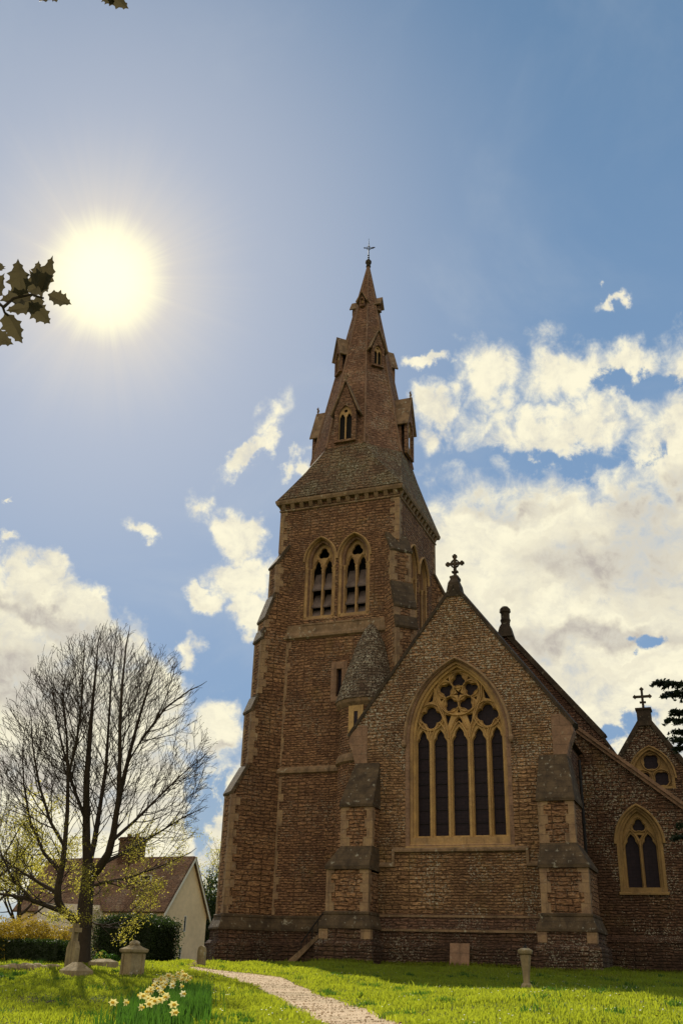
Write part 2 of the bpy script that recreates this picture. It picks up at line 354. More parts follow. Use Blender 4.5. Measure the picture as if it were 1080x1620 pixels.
def path_mat():
    m, t, b, out = newmat('gravel_path')
    pos = t.n('ShaderNodeNewGeometry').outputs['Position']
    v = t.n('ShaderNodeTexVoronoi', feature='F1', i={'Vector': pos, 'Scale': 75.})
    n = t.noise(pos, 1.2, 4, .6)
    g = t.n('ShaderNodeSeparateColor', i={0: v.outputs['Color']}).outputs[0]
    c = t.mix(g, (.38, .26, .14), (.74, .56, .36))
    c = t.mix(1., c, t.mix(t.noise(pos, 60., 2, .6), (.7, .7, .7), (1.2, 1.2, 1.2)), 'MULTIPLY')
    c = t.mix(t.m('MULTIPLY', t.ramp(n, .42, .62), .45), c, (.26, .19, .085))
    t.link(c, b.inputs['Base Color']); b.inputs['Roughness'].default_value = .95
    bump(t, b, t.m('SUBTRACT', 1., v.outputs['Distance']), .5, .012)
    return m
M['path'] = path_mat()
def ground_mat():
    m, t, b, out = newmat('lawn_soil')
    pos = t.n('ShaderNodeNewGeometry').outputs['Position']
    n = t.noise(pos, 1.1, 5, .6); n2 = t.noise(pos, 25., 4, .7)
    c = t.mix(t.ramp(n, .35, .65), (.06, .10, .014), (.15, .135, .03))
    c = t.mix(1., c, t.mix(n2, (.4, .4, .4), (1.6, 1.6, 1.6)), 'MULTIPLY')
    t.link(c, b.inputs['Base Color']); b.inputs['Roughness'].default_value = .95; b.inputs['Specular IOR Level'].default_value = .1
    bump(t, b, n2, 1., .06)
    return m
M['ground'] = ground_mat()

# ------------------------------------------------------------------ mesh helpers
ORG = {}
def thing(name, label, cat, loc, group=None):
    o = bpy.data.objects.new(name, None); col.objects.link(o); o.location = loc; o.empty_display_size = .3
    o['label'] = label; o['category'] = cat
    if group: o['group'] = group
    ORG[o.name] = Vector(loc); return o
class MB:
    def __init__(s): s.v = []; s.f = []
    def add(s, vs, fs):
        b = len(s.v); s.v += [tuple(p) for p in vs]; s.f += [tuple(i+b for i in f) for f in fs]; return s
    def loft(s, rings, cap0=True, cap1=True):
        n = len(rings[0]); vs = [p for r in rings for p in r]; fs = []
        for k in range(len(rings)-1):
            for i in range(n):
                j = (i+1) % n; fs.append((k*n+i, k*n+j, (k+1)*n+j, (k+1)*n+i))
        if cap0: fs.append(tuple(reversed(range(n))))
        if cap1: fs.append(tuple((len(rings)-1)*n+i for i in range(n)))
        return s.add(vs, fs)
    def box(s, x0, x1, y0, y1, z0, z1):
        return s.loft([[(x0, y0, z), (x1, y0, z), (x1, y1, z), (x0, y1, z)] for z in (z0, z1)])
    def hexa(s, p): return s.add(p, [(3, 2, 1, 0), (4, 5, 6, 7), (0, 1, 5, 4), (1, 2, 6, 5), (2, 3, 7, 6), (3, 0, 4, 7)])
    def tube(s, pts, rad, n=6, cap=True):
        pts = [Vector(p) for p in pts]; rings = []
        if not hasattr(rad, '__len__'): rad = [rad]*len(pts)
        ref = Vector((.31, .17, .94))
        for i, p in enumerate(pts):
            t = (pts[min(i+1, len(pts)-1)]-pts[max(i-1, 0)]).normalized()
            if abs(t.dot(ref)) > .96: ref = Vector((.9, .3, .1))
            a = t.cross(ref).normalized(); b = t.cross(a)
            rings.append([p+(a*math.cos(2*PI*k/n)+b*math.sin(2*PI*k/n))*rad[i] for k in range(n)])
        return s.loft(rings, cap, cap)
    def build(s, name, mat, parent=None, smooth=False, recalc=True, label=None, cat=None, group=None, kind=None, uv=True, origin=None):
        me = bpy.data.meshes.new(name)
        o3 = Vector((0, 0, 0))
        if parent is not None: o3 = ORG[parent.name]
        elif origin is not None: o3 = Vector(origin)
        me.from_pydata([(p[0]-o3.x, p[1]-o3.y, p[2]-o3.z) for p in s.v], [], s.f)
        if recalc:
            bm = bmesh.new(); bm.from_mesh(me); bmesh.ops.recalc_face_normals(bm, faces=bm.faces); bm.to_mesh(me); bm.free()
        if uv:
            ul = me.uv_layers.new(name='UVMap'); nv = len(me.loops); data = np.zeros(nv*2)
            for pl in me.polygons:
                nx, ny, nz = pl.normal
                h = math.hypot(nx, ny)
                if h > .25:
                    tx, ty = -ny/h, nx/h
                    for li in pl.loop_indices:
                        c = me.vertices[me.loops[li].vertex_index].co
                        data[2*li] = (c.x+o3.x)*tx+(c.y+o3.y)*ty+1.37*round(math.atan2(ny, nx)*4/PI); data[2*li+1] = (c.z+o3.z)/max(h, .35)
                else:
                    for li in pl.loop_indices:
                        c = me.vertices[me.loops[li].vertex_index].co
                        data[2*li] = c.x+o3.x; data[2*li+1] = c.y+o3.y
            ul.data.foreach_set('uv', data)
        if smooth: me.polygons.foreach_set('use_smooth', [True]*len(me.polygons))
        me.materials.append(M[mat] if isinstance(mat, str) else mat)
        o = bpy.data.objects.new(name, me); col.objects.link(o)
        if parent is not None: o.parent = parent
        else: o.location = o3
        ORG[o.name] = o3
        if label: o['label'] = label
        if cat: o['category'] = cat
        if group: o['group'] = group
        if kind: o['kind'] = kind
        return o

class Frame:   # wall plane: origin, horizontal axis U (to the right seen from outside), up, outward normal N
    def __init__(s, o, U):
        s.o = Vector(o); s.U = Vector(U).normalized(); s.N = s.U.cross(Vector((0, 0, 1)))
    def p(s, u, v, w=0): return s.o+s.U*u+Vector((0, 0, v))+s.N*w   # w is outward
def area(pl): return sum(pl[i][0]*pl[(i+1) % len(pl)][1]-pl[(i+1) % len(pl)][0]*pl[i][1] for i in range(len(pl)))/2
def panel(mb, fr, outline, holes, w0, w1, taper=0.):
    """slab between outward offsets w1 (back) and w0 (front), with real holes; taper narrows the holes toward the back"""
    loops = [outline]+list(holes)
    bl = [outline]
    for h in holes:
        if taper:
            cx = sum(p[0] for p in h)/len(h); cz = sum(p[1] for p in h)/len(h); q = []
            for (a, b) in h:
                L = math.hypot(a-cx, b-cz); k = max(.4, (L-taper)/L) if L > 0 else 1
                if L > 1: q.append((a-taper*(1 if a > cx else -1), b-taper*((b-cz)/L)))
                else: q.append((cx+(a-cx)*k, cz+(b-cz)*k))
            bl.append(q)
        else: bl.append(h)
    for lp, w in ((loops, w0), (bl, w1)):
        tri = tessellate_polygon([[Vector((a, b, 0)) for a, b in l] for l in lp])
        flat = [fr.p(a, b, w) for l in lp for a, b in l]
        mb.add(flat, tri)
    for l, m in zip(loops, bl):
        n = len(l); vs = [fr.p(a, b, w0) for a, b in l]+[fr.p(a, b, w1) for a, b in m]
        mb.add(vs, [(i, (i+1) % n, n+(i+1) % n, n+i) for i in range(n)])
    return mb
def bar(mb, fr, path, w, width, proud, closed=False):
    n = len(path); rings = []
    for i in range(n):
        a = path[(i-1) % n] if (closed or i > 0) else path[i]; b = path[(i+1) % n] if (closed or i < n-1) else path[i]
        tx, ty = b[0]-a[0], b[1]-a[1]; L = math.hypot(tx, ty) or 1; nx, ny = -ty/L, tx/L
        u, v = path[i]
        rings.append([fr.p(u+nx*k*width, v+ny*k*width, w+q*proud) for k, q in ((-.5, -.15), (-.42, .5), (-.16, 1), (.16, 1), (.42, .5), (.5, -.15))])
    if closed: rings.append(rings[0])
    return mb.loft(rings, not closed, not closed)
def arch(cx, half, spring, c, bottom=None, n=14):
    Rr = c+half; a1 = math.acos(c/Rr) if Rr > 0 else PI/2
    right = [(cx-c+Rr*math.cos(a1*k/n), spring+Rr*math.sin(a1*k/n)) for k in range(n+1)]
    left = [(2*cx-u, v) for u, v in right[:-1]][::-1]
    pts = right+left          # right spring .. apex .. left spring
    if bottom is not None: pts = [(cx-half, bottom), (cx+half, bottom)]+pts
    return pts
def foil(cx, cz, n, a, b, rot=90, m=8):
    out = []
    for k in range(n*m):
        th = 2*PI*k/(n*m)
        ph = ((th+PI/n) % (2*PI/n))-PI/n
        d = b*b-(a*math.sin(ph))**2
        r = a*math.cos(ph)+math.sqrt(max(0, d))
        t = th+R(rot); out.append((cx+r*math.cos(t), cz+r*math.sin(t)))
    return out
def circ(cx, cz, r, n=28): return [(cx+r*math.cos(2*PI*k/n), cz+r*math.sin(2*PI*k/n)) for k in range(n)]
def light_head(cx, h, spring, rise):
    """cusped (trefoil) head of one light, right spring to left spring"""
    r = []
    for k in range(7):   # lower lobe bulges out then in to the cusp
        t = k/6; r.append((h*(1-.42*t+.16*math.sin(PI*t)), spring+rise*.52*t))
    for k in range(1, 7):
        t = k/6; r.append((h*.58*(1-t**1.5)+.10*h*math.sin(PI*t), spring+rise*(.52+.48*t)))
    r[-1] = (0, spring+rise)
    return [(cx+u, v) for u, v in r]+[(cx-u, v) for u, v in r[:-1][::-1]]
def light(cx, h, bottom, spring, rise): return [(cx-h, bottom), (cx+h, bottom)]+light_head(cx, h, spring, rise)
def simple_arch_path(cx, h, spring, rise, n=8):
    c = (rise*rise-h*h)/(2*h); return arch(cx, h, spring, c, None, n)

def offs(poly, d):
    n = len(poly); out = []
    for i in range(n):
        p0, p1, p2 = Vector(poly[i-1]), Vector(poly[i]), Vector(poly[(i+1) % n])
        e1 = (p1-p0).normalized(); e2 = (p2-p1).normalized()
        n1 = Vector((e1.y, -e1.x)); n2 = Vector((e2.y, -e2.x))
        b = (n1+n2); b = b/max(.2, b.dot(n1)); out.append((p1.x+b.x*d, p1.y+b.y*d))
    return out   # CCW polygon -> outward for d>0
PLP = [(-.6, .27), (.50, .25), (.62, .14), (.93, .13), (.95, .17), (1.0, .17), (1.36, .03), (1.385, .05), (1.44, .05), (1.47, 0)]
def stackprof(mb, poly, prof):
    return mb.loft([[(x, y, z) for x, y in offs(poly, d)] for z, d in prof])

church = thing('church', 'dark red sandstone church with tall spire and large traceried window in its gable', 'church', (-9, 4, 0))

# ------------------------------------------------------------------ quoins
def quoin(mb, corner, dA, dB, z0, z1, h=.29, la=(.36, .2), lb=(.2, .36), t=.012):
    """alternating blocks round a vertical edge; dA, dB run away from the corner along the two faces"""
    c = Vector(corner); A = Vector(dA).normalized(); B = Vector(dB).normalized(); z = z0; k = 0
    while z < z1-.05:
        zt = min(z+h, z1); a = la[k % 2]*random.uniform(.88, 1.12); b = lb[k % 2]*random.uniform(.88, 1.12)
        o = c-(A+B)*t
        P = [o, o+A*(a+t), o+A*(a+t)+B*(t+.03), o+(A+B)*(t+.03), o+B*(b+t)+A*(t+.03), o+B*(b+t)]
        if A.cross(B) < 0: P = P[::-1]
        rings = [[(p.x, p.y, zz) for p in P] for zz in (z, zt)]
        mb.loft(rings); z += h; k += 1
    return mb

# ------------------------------------------------------------------ chancel
CX = -8.56
EW = Frame((CX, 0, 0), (1, 0, 0))
CW = 3.70; KZ = 7.15; APX = 12.75
slope = (APX-7.42)/3.95
def chancel():
    arc_c = 1.27; sp = 7.2
    mb = MB()
    hole = arch(0, 1.80, sp, arc_c, 3.55, 18)
    outl = [(-CW, -.6), (CW, -.6), (CW, 6.3), (CW+.10, 6.75), (CW+.27, 7.2), (CW+.20, 7.5), (0, APX), (-CW-.20, 7.5), (-CW-.27, 7.2), (-CW-.10, 6.75), (-CW, 6.3)]
    panel(mb, EW, outl, [hole], 0, -.75)
    w = mb.build('chancel_gable_wall', 'chancel', church, label='red rubble east gable wall of the chancel spotted with pale lichen')
    # side walls and roof
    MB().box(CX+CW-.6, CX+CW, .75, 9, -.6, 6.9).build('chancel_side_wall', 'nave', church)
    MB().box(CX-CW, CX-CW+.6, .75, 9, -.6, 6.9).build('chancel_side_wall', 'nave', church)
    MB().loft([[(CX-CW-.15, y, 7.0), (CX+CW+.15, y, 7.0), (CX, y, APX-.35)] for y in (.72, 9.05)]).build('chancel_roof', 'roof', church)
    # coping
    cp = MB()
    for s in (-1, 1):
        prof = [(-.045, -.03), (.80, -.10), (.80, .07), (.36, .13), (-.045, .075)]
        rings = []
        n = Vector((s*slope, 0, 1)).normalized()
        for u, z in ((s*(CW+.30), APX-(CW+.30)*slope+.02), (s*0.0, APX+.02)):
            rings.append([(CX+u+n.x*q*1.0, yy, z+n.z*q) for yy, q in prof])
        cp.loft(rings)
    cp.build('coping', 'silhouette', church)
    for s in (-1, 1):
        kn = MB()
        pl = [(s*(CW-.42), 6.35), (s*(CW+.01), 6.3), (s*(CW+.12), 6.75), (s*(CW+.29), 7.16), (s*(CW+.25), 7.42), (s*(CW-.1), 7.75), (s*(CW-.42), 7.75)]
        panel(kn, EW, pl, [], .02, -.5)
        kn.build('kneeler', 'brown', church)
    # apex stone and cross
    ap = MB()
    ap.loft([[(CX+a*k, .3+b*k2, z) for a, b in ((-1, -1), (1, -1), (1, 1), (-1, 1))] for k, k2, z in ((.30, .34, 12.35), (.20, .32, 12.9), (.13, .22, 13.08), (.16, .22, 13.12), (.16, .22, 13.2), (.06, .08, 13.28))])
    g = ap.build('apex_stone', 'silhouette', church)
    gable_cross(CX, .3, 13.25, .90)
    # window orders
    for hw0, hw1, w0, w1, mt in ((1.86, 1.72, .012, -.10, 'brown'), (1.725, 1.63, -.09, -.26, 'buff'), (1.635, 1.55, -.20, -.42, 'ochre')):
        mb = MB(); 
        if hw0 == 1.86:
            panel(mb, EW, arch(0, hw0, sp, arc_c, 3.45, 18), [arch(0, hw1, sp, arc_c, 3.6, 18)], w0, w1)
        else:
            panel(mb, EW, arch(0, hw0, sp, arc_c, 3.5, 18), [arch(0, hw1, sp, arc_c, 3.85, 18)], w0, w1)
        mb.build('window_surround', mt, church)
    hm = MB(); bar(hm, EW, arch(0, 1.88, sp-.1, arc_c, None, 18), .01, .11, .11)
    for s in (-1, 1):
        c = EW.p(s*1.90, sp-.18, .06); hm.loft([[(c.x+.09*k*math.cos(a), c.y+.09*k*math.sin(a), c.z+dz) for a in [2*PI*i/8 for i in range(8)]] for k, dz in ((.4, -.14), (1, -.06), (1.1, .04), (.7, .12))])
    hm.build('hood_mould', 'quoin', church)
    # tracery
    lts = [(0, .285)]+[(s*.695, .255) for s in (-1, 1)]+[(s*1.325, .235) for s in (-1, 1)]
    holes = [light(c, h, 3.93, 6.98, .55 if c else .62) for c, h in lts]
    bc = (0, 8.80)
    for s in (-1, 1):
        holes.append(foil(s*1.02, 7.98, 4, .20, .205, 45+45, 8))
        holes.append([(s*.95, 8.56), (s*1.15, 8.52), (s*.90, 8.95)][::s])
        holes.append([(s*.27, 8.02), (s*.50, 8.06), (s*.47, 7.80), (s*.41, 7.64)][::s])
        holes.append([(s*1.48, 7.62), (s*1.52, 7.74), (s*1.50, 7.86)][::s])
    holes.append(foil(0, 7.80, 3, .06, .075, 90, 5))
    for k in range(5):
        a = R(90+72*k); ux, uz = bc[0]+.475*math.cos(a), bc[1]+.475*math.sin(a)
        holes.append(foil(ux, uz, 3, .132, .142, 90+72*k, 7))
        a2 = R(90+72*k+36); holes.append([(bc[0]+.70*math.cos(a2+q), bc[1]+.70*math.sin(a2+q)) for q in (-.10, .10)]+[(bc[0]+.57*math.cos(a2), bc[1]+.57*math.sin(a2))])
    holes.append([(bc[0]+(.23 if k % 2 else .075)*math.cos(R(90+36*k)), bc[1]+(.23 if k % 2 else .075)*math.sin(R(90+36*k))) for k in range(10)])
    holes = [h if area(h) > 0 else h[::-1] for h in holes]
    tr = MB(); panel(tr, EW, arch(0, 1.60, sp, arc_c, 3.80, 18), holes, -.36, -.50, .022)
    # raised mouldings
    for c, h in lts:
        bar(tr, EW, simple_arch_path(c, h+.06, 6.98, .80 if abs(c) < 1 else .84), -.36, .06, .07)
    for s in (-1, 1):
        bar(tr, EW, circ(s*1.02, 7.98, .475), -.36, .06, .08, True)
        bar(tr, EW, foil(s*1.02, 7.98, 4, .215, .225, 90, 8), -.36, .03, .05, True)
        bar(tr, EW, [(s*.37, 7.2), (s*.43, 7.6), (s*.545, 7.9), (s*.70, 8.26), (s*.84, 8.62), (s*.86, 9.02)], -.36, .07, .085)
        bar(tr, EW, [(s*1.0, 7.2), (s*1.04, 7.45), (s*1.02, 7.57)], -.36, .06, .07)
        bar(tr, EW, [(0, 8.02), (s*.14, 7.85), (s*.30, 7.5)], -.36, .055, .06)
    bar(tr, EW, circ(bc[0], bc[1], .80, 40), -.36, .06, .09, True)
    for k in range(5):
        a = R(90+72*k); ux, uz = bc[0]+.475*math.cos(a), bc[1]+.475*math.sin(a)
        bar(tr, EW, circ(ux, uz, .29, 22), -.36, .04, .06, True)
        bar(tr, EW, foil(ux, uz, 3, .142, .155, 90+72*k, 7), -.36, .022, .04, True)
    for u in (-1.01, -.365, .365, 1.01):
        u = math.copysign(.365 if abs(u) < .5 else 1.02, u)
        bar(tr, EW, [(u, 3.86), (u, 5.5), (u, 7.15)], -.36, .10, .10)
    for u in (-1.57, 1.57): bar(tr, EW, [(u, 3.86), (u, 7.2)], -.36, .07, .06)
    tro = tr.build('east_window', 'ochre', church, label='five light traceried window with a big circle of five trefoils')
    gl = MB(); panel(gl, EW, arch(0, 1.62, sp, arc_c, 3.75, 18), [], -.53, -.56); gl.build('glass', 'glass', tro)
    sb = MB()
    for k in range(7): z = 4.35+.44*k; sb.tube([EW.p(-1.58, z, -.515), EW.p(1.58, z, -.515)], .011, 5)
    sb.build('saddle_bars', 'iron', tro)
    # sill
    sl_ = MB(); x0, x1 = CX-1.86, CX+1.86
    sl_.hexa([(x0, -.03, 3.50), (x1, -.03, 3.50), (x1, .5, 3.50), (x0, .5, 3.50), (x0, -.03, 3.56), (x1, -.03, 3.56), (x1, .50, 3.93), (x0, .50, 3.93)])
    sl_.build('sill', 'buff', church)
    # stepped string course below the window
    st = MB()
    def sc_(x0, x1, z): st.add([(x0, 0, z+.10), (x1, 0, z+.10), (x1, -.09, z+.02), (x0, -.09, z+.02), (x0, -.09, z-.05), (x1, -.09, z-.05), (x1, 0, z-.09), (x0, 0, z-.09)], [(0, 3, 2, 1), (3, 4, 5, 2), (4, 7, 6, 5), (0, 7, 4, 3), (1, 2, 5, 6)])
    sc_(CX-2.32, CX+2.30, 3.44); sc_(CX-CW, CX-2.24, 2.97); sc_(CX+2.22, CX+CW, 2.97)
    for u in (-2.28, 2.26): st.box(CX+u-.045, CX+u+.045, -.088, .0, 2.95, 3.45)
    st.build('string_course', 'string', church)
    # plinth
    pl = MB(); stackprof(pl, [(CX-CW, 0), (CX+CW, 0), (CX+CW, 6), (CX-CW, 6)], PLP)
    pl.build('plinth', 'plinth', church)
    lips = MB()
    for z, d in ((1.40, .065), (.965, .19)):
        P = offs([(CX-CW, 0), (CX+CW, 0), (CX+CW, 3), (CX-CW, 3)], d)
        lips.box(P[0][0], P[1][0], P[0][1], 0, z-.035, z+.035)
    lips.build('plinth_moulding', 'string', church)
    # memorial slab let into the foot of the wall
def gable_cross(x, y, z, s, budded=False, par=None):
    f = Frame((x, y, z), (1, 0, 0)); mb = MB()
    def bx(u0, u1, v0, v1, t=.06): mb.box(x+u0*s, x+u1*s, y-t*s, y+t*s, z+v0*s, z+v1*s)
    if not budded:
        bx(-.055, .055, -.1, .92); bx(-.30, .30, .52, .62, .055); bx(-.13, .13, .16, .23, .08)
        bar(mb, Frame((x, y-.0, z), (1, 0, 0)), [(p[0]*s, p[1]*s) for p in circ(0, .57, .165, 20)], 0, .065*s, .07*s, True)
        bar(mb, Frame((x, y, z), (-1, 0, 0)), [(p[0]*s, p[1]*s) for p in circ(0, .57, .165, 20)], 0, .065*s, .07*s, True)
        for u, v in ((-.30, .57), (.30, .57), (0, .9)):
            for du, dv in ((-.05, 0), (.05, 0), (0, .05), (0, -.05)):
                bx(u+du-.045, u+du+.045, v+dv-.045, v+dv+.045, .052+.01*abs(du)*20)
    else:
        bx(-.045, .045, -.1, .80, .05); bx(-.28, .28, .44, .53, .046); bx(-.12, .12, .22, .28, .07)
        for u, v in ((-.29, .485), (.29, .485), (0, .79)):
            ring = [(u+.085*math.cos(a), v+.085*math.sin(a)) for a in [PI/2*k for k in range(4)]]
            panel(mb, f, [(a*s, b*s) for a, b in ring], [], .055*s, -.055*s)
    return mb.build('gable_cross', 'silhouette', church, label='small stone wheel cross on the gable top' if not budded else 'stone cross with pointed arm ends on the small gable')
chancel()

def butt_stage(mb, lv):
    """lv: list of (z, x0, x1, y0, y1)"""
    mb.loft([[(x0, y0, z), (x1, y0, z), (x1, y1, z), (x0, y1, z)] for z, x0, x1, y0, y1 in lv])
def chancel_buttress(side):
    s = side
    def X(a, b): return (min(CX+s*a, CX+s*b), max(CX+s*a, CX+s*b))
    Y1 = .9
    bd = MB(); ob = {}
    x0, x1 = X(2.80, 4.26); butt_stage(bd, [(1.30, x0, x1, -1.05, Y1), (2.80, x0, x1, -1.05, Y1)])
    x0b, x1b = X(2.80, 3.92); butt_stage(bd, [(2.7, x0b, x1b, -.74, Y1), (4.84, x0b, x1b, -.74, Y1)])
    o = bd.build('buttress', 'butt', church)
    x0c, x1c = X(2.80, 3.72)
    ww = MB()
    x0e, x1e = X(2.75, 4.32); x0f, x1f = X(2.75, 3.98)
    butt_stage(ww, [(2.76, x0e, x1e, -1.12, Y1+.02), (2.86, x0e, x1e, -1.12, Y1+.02), (3.52, x0b, x1b, -.742, Y1)])
    ww.build('weathering', 'slate', o); ww = MB()
    butt_stage(ww, [(4.80, x0f, x1f, -.81, Y1+.02), (4.90, x0f, x1f, -.81, Y1+.02), (6.40, x0c, x1c, -.02, Y1)])
    ww.build('weathering', 'slate', o)
    q = MB()
    for (xa, xb, yy, z0, z1) in ((x0, x1, -1.05, 1.47, 2.76), (x0b, x1b, -.74, 3.52, 4.80)):
        for xx, sd in ((xa, 1), (xb, -1)):
            q = MB(); quoin(q, (xx, yy), (sd, 0), (0, 1), z0, z1, la=(.30, .19), lb=(.2, .3)); q.build('quoins', 'quoin', o)
    pl = MB(); stackprof(pl, [(x0, -1.05), (x1, -1.05), (x1, Y1), (x0, Y1)], PLP)
    pl.build('plinth', 'plinth', o)
    ps = MB(); stackprof(ps, [(x0, -1.05), (x1, -1.05), (x1, Y1), (x0, Y1)], [(.95, .185), (1.01, .185), (1.36, .045), (1.385, .062), (1.44, .062), (1.475, .004)])
    ps.build('plinth_moulding', 'slate', o)
    q2 = MB(); P = offs([(x0, -1.05), (x1, -1.05), (x1, Y1), (x0, Y1)], .138)
    quoin(q2, P[0], (1, 0), (0, 1), .64, .94, h=.31, la=(.3, .2)); q2.build('quoins', 'quoin', o); q2 = MB(); quoin(q2, P[1], (-1, 0), (0, 1), .64, .94, h=.31, la=(.3, .2)); q2.build('quoins', 'quoin', o)
chancel_buttress(-1); chancel_buttress(1)

# ------------------------------------------------------------------ tower
TX0, TX1, TY0 = -16.75, -11.32, 2.0
TW = TX1-TX0; TY1 = TY0+TW; TCX, TCY = (TX0+TX1)/2, (TY0+TY1)/2
def frame_side(k):   # 0 east, 1 north, 2 west, 3 south
    return [Frame((TCX, TY0, 0), (1, 0, 0)), Frame((TX1, TCY, 0), (0, 1, 0)), Frame((TCX, TY1, 0), (-1, 0, 0)), Frame((TX0, TCY, 0), (0, -1, 0))][k]
BSP, BC = 15.42, .42
def tower():
    hw = TW/2
    for k in range(4):
        f = frame_side(k); mb = MB()
        holes = [arch(s*.755, .70, BSP, BC, 12.75, 12) for s in (-1, 1)]
        if k == 0: holes.append([(.10, 9.42), (.38, 9.42), (.38, 10.6), (.10, 10.6)])
        e = .6 if k % 2 else 0
        panel(mb, f, [(-hw+e, -.6), (hw-e, -.6), (hw-e, 18.3), (-hw+e, 18.3)], holes, 0, -.6)
        tw = mb.build('tower_wall', 'tower', church)
        if k in (0, 1): belfry(f)
    # dark bell chamber behind the louvres
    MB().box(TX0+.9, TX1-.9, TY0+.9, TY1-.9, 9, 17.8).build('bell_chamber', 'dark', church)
    f = frame_side(0); mb = MB()
    panel(mb, f, [(-.10, 9.25), (.58, 9.25), (.58, 10.85), (-.10, 10.85)], [[(.13, 9.45), (.35, 9.45), (.35, 10.57), (.13, 10.57)]], .012, -.2)
    o = mb.build('slit_window', 'brown', church); g = MB(); panel(g, f, [(.1, 9.4), (.4, 9.4), (.4, 10.6), (.1, 10.6)], [], -.22, -.24); g.build('glass', 'glass', o)
    P = [(TX0, TY0), (TX1, TY0), (TX1, TY1), (TX0, TY1)]
    pl = MB(); stackprof(pl, P, PLP); pl.build('plinth', 'plinth', church)
    st = MB(); stackprof(st, P, [(.95, .185), (1.01, .185), (1.36, .045), (1.385, .062), (1.44, .062), (1.475, .004)])
    st.build('plinth_moulding', 'slate', church)
    st = MB(); stackprof(st, P, [(11.92, .0), (11.98, .10), (12.08, .10), (12.2, .03), (12.55, -.0)]); st.build('belfry_string_course', 'string', church)
    st = MB(); stackprof(st, P, [(6.52, .0), (6.56, .09), (6.66, .09), (6.8, .0)]); st.build('string_course', 'string', church)
    co_ = MB(); stackprof(co_, P, [(17.82, .02), (17.84, .05), (17.9, .05), (17.92, .0)]); stackprof(co_, P, [(18.12, .0), (18.14, .17), (18.25, .21), (18.33, .21), (18.40, .10)])
    for k in range(4):
        f = frame_side(k); n = 13
        for i in range(n):
            u = -hw+.15+(TW-.3)*i/(n-1)
            p = [f.p(u+a, z, w) for z, w0, w1 in ((17.93, -.05, .05), (18.13, -.05, .15)) for a, w in ((-.09, w1), (.09, w1), (.09, w0), (-.09, w0))]
            co_.hexa(p)
    co_.build('corbel_cornice', 'string', church)
    q = MB()
    for c, a, b in (((TX0, TY0), (1, 0), (0, 1)), ((TX1, TY0), (-1, 0), (0, 1)), ((TX1, TY1), (-1, 0), (0, -1))):
        q = MB(); quoin(q, c, a, b, 15.9, 17.8); q.build('quoins', 'quoin', church)

def belfry(f):
    for s in (-1, 1):
        c = s*.755
        mb = MB()
        panel(mb, f, arch(c, .705, BSP, BC, 12.74, 12), [arch(c, .60, BSP, BC, 12.9, 12)], -.06, -.24)
        o = mb.build('belfry_window', 'buff', church)
        mb = MB(); panel(mb, f, arch(c, .61, BSP, BC, 12.86, 12), [arch(c, .50, BSP, BC, 12.95, 12)], -.2, -.40); mb.build('inner_order', 'brown', o)
        tr = MB()
        # tracery: two cusped lights under an open eye
        mul = [light(c+d, .21, 12.95, 14.95, .52) for d in (-.255, .255)]
        eye = foil(c, 15.78, 3, .12, .15, 90, 7)
        rs = .5+BC
        panel(tr, f, arch(c, .53, BSP, BC, 12.9, 12), mul+[eye, [(c-.33, 15.42), (c-.26, 15.48), (c-.36, 15.58)][::-1], [(c+.26, 15.48), (c+.33, 15.42), (c+.36, 15.58)]], -.37, -.45, .015)
        for d in (-.255, .255): bar(tr, f, simple_arch_path(c+d, .24, 14.95, .60), -.37, .05, .06)
        tr.build('tracery', 'buff', o)
        sh = MB()
        for u, w, r in ((c, -.33, .042), (c-.50, -.24, .04), (c+.50, -.24, .04), (c-.60, -.08, .035), (c+.60, -.08, .035)):
            def P(z): return f.p(u, z, w)
            sh.tube([P(z) for z in (12.85, 12.95, 13.0, 14.82, 14.86, 14.93, 15.02, 15.06)], [r*1.7, r*1.6, r, r, r*1.5, r*1.3, r*1.9, r*1.8], 8)
        sh.build('shafts', 'buff', o, smooth=False)
        lo = MB()
        for d in (-.255, .255):
            for zt, zb, w0, w1 in ((14.95, 14.12, -.72, -.36), (14.0, 13.36, -.72, -.36), (13.3, 12.93, -.62, -.40)):
                a, b2 = c+d-.21, c+d+.21
                lo.hexa([f.p(a, zb, w1), f.p(b2, zb, w1), f.p(b2, zt, w0), f.p(a, zt, w0), f.p(a, zb+.05, w1+.02), f.p(b2, zb+.05, w1+.02), f.p(b2, zt+.05, w0), f.p(a, zt+.05, w0)])
        lo.build('louvres', 'louvre', o)
        hm = MB(); bar(hm, f, arch(c, .745, BSP-.1, BC, None, 12), .0, .085, .08); hm.build('hood_mould', 'buff', o)
        sb = MB(); sb.hexa([f.p(c-.74, 12.5, .03), f.p(c+.74, 12.5, .03), f.p(c+.74, 12.5, -.5), f.p(c-.74, 12.5, -.5), f.p(c-.74, 12.56, .03), f.p(c+.74, 12.56, .03), f.p(c+.74, 12.95, -.5), f.p(c-.74, 12.95, -.5)])
        sb.build('sill', 'string', o)
tower()

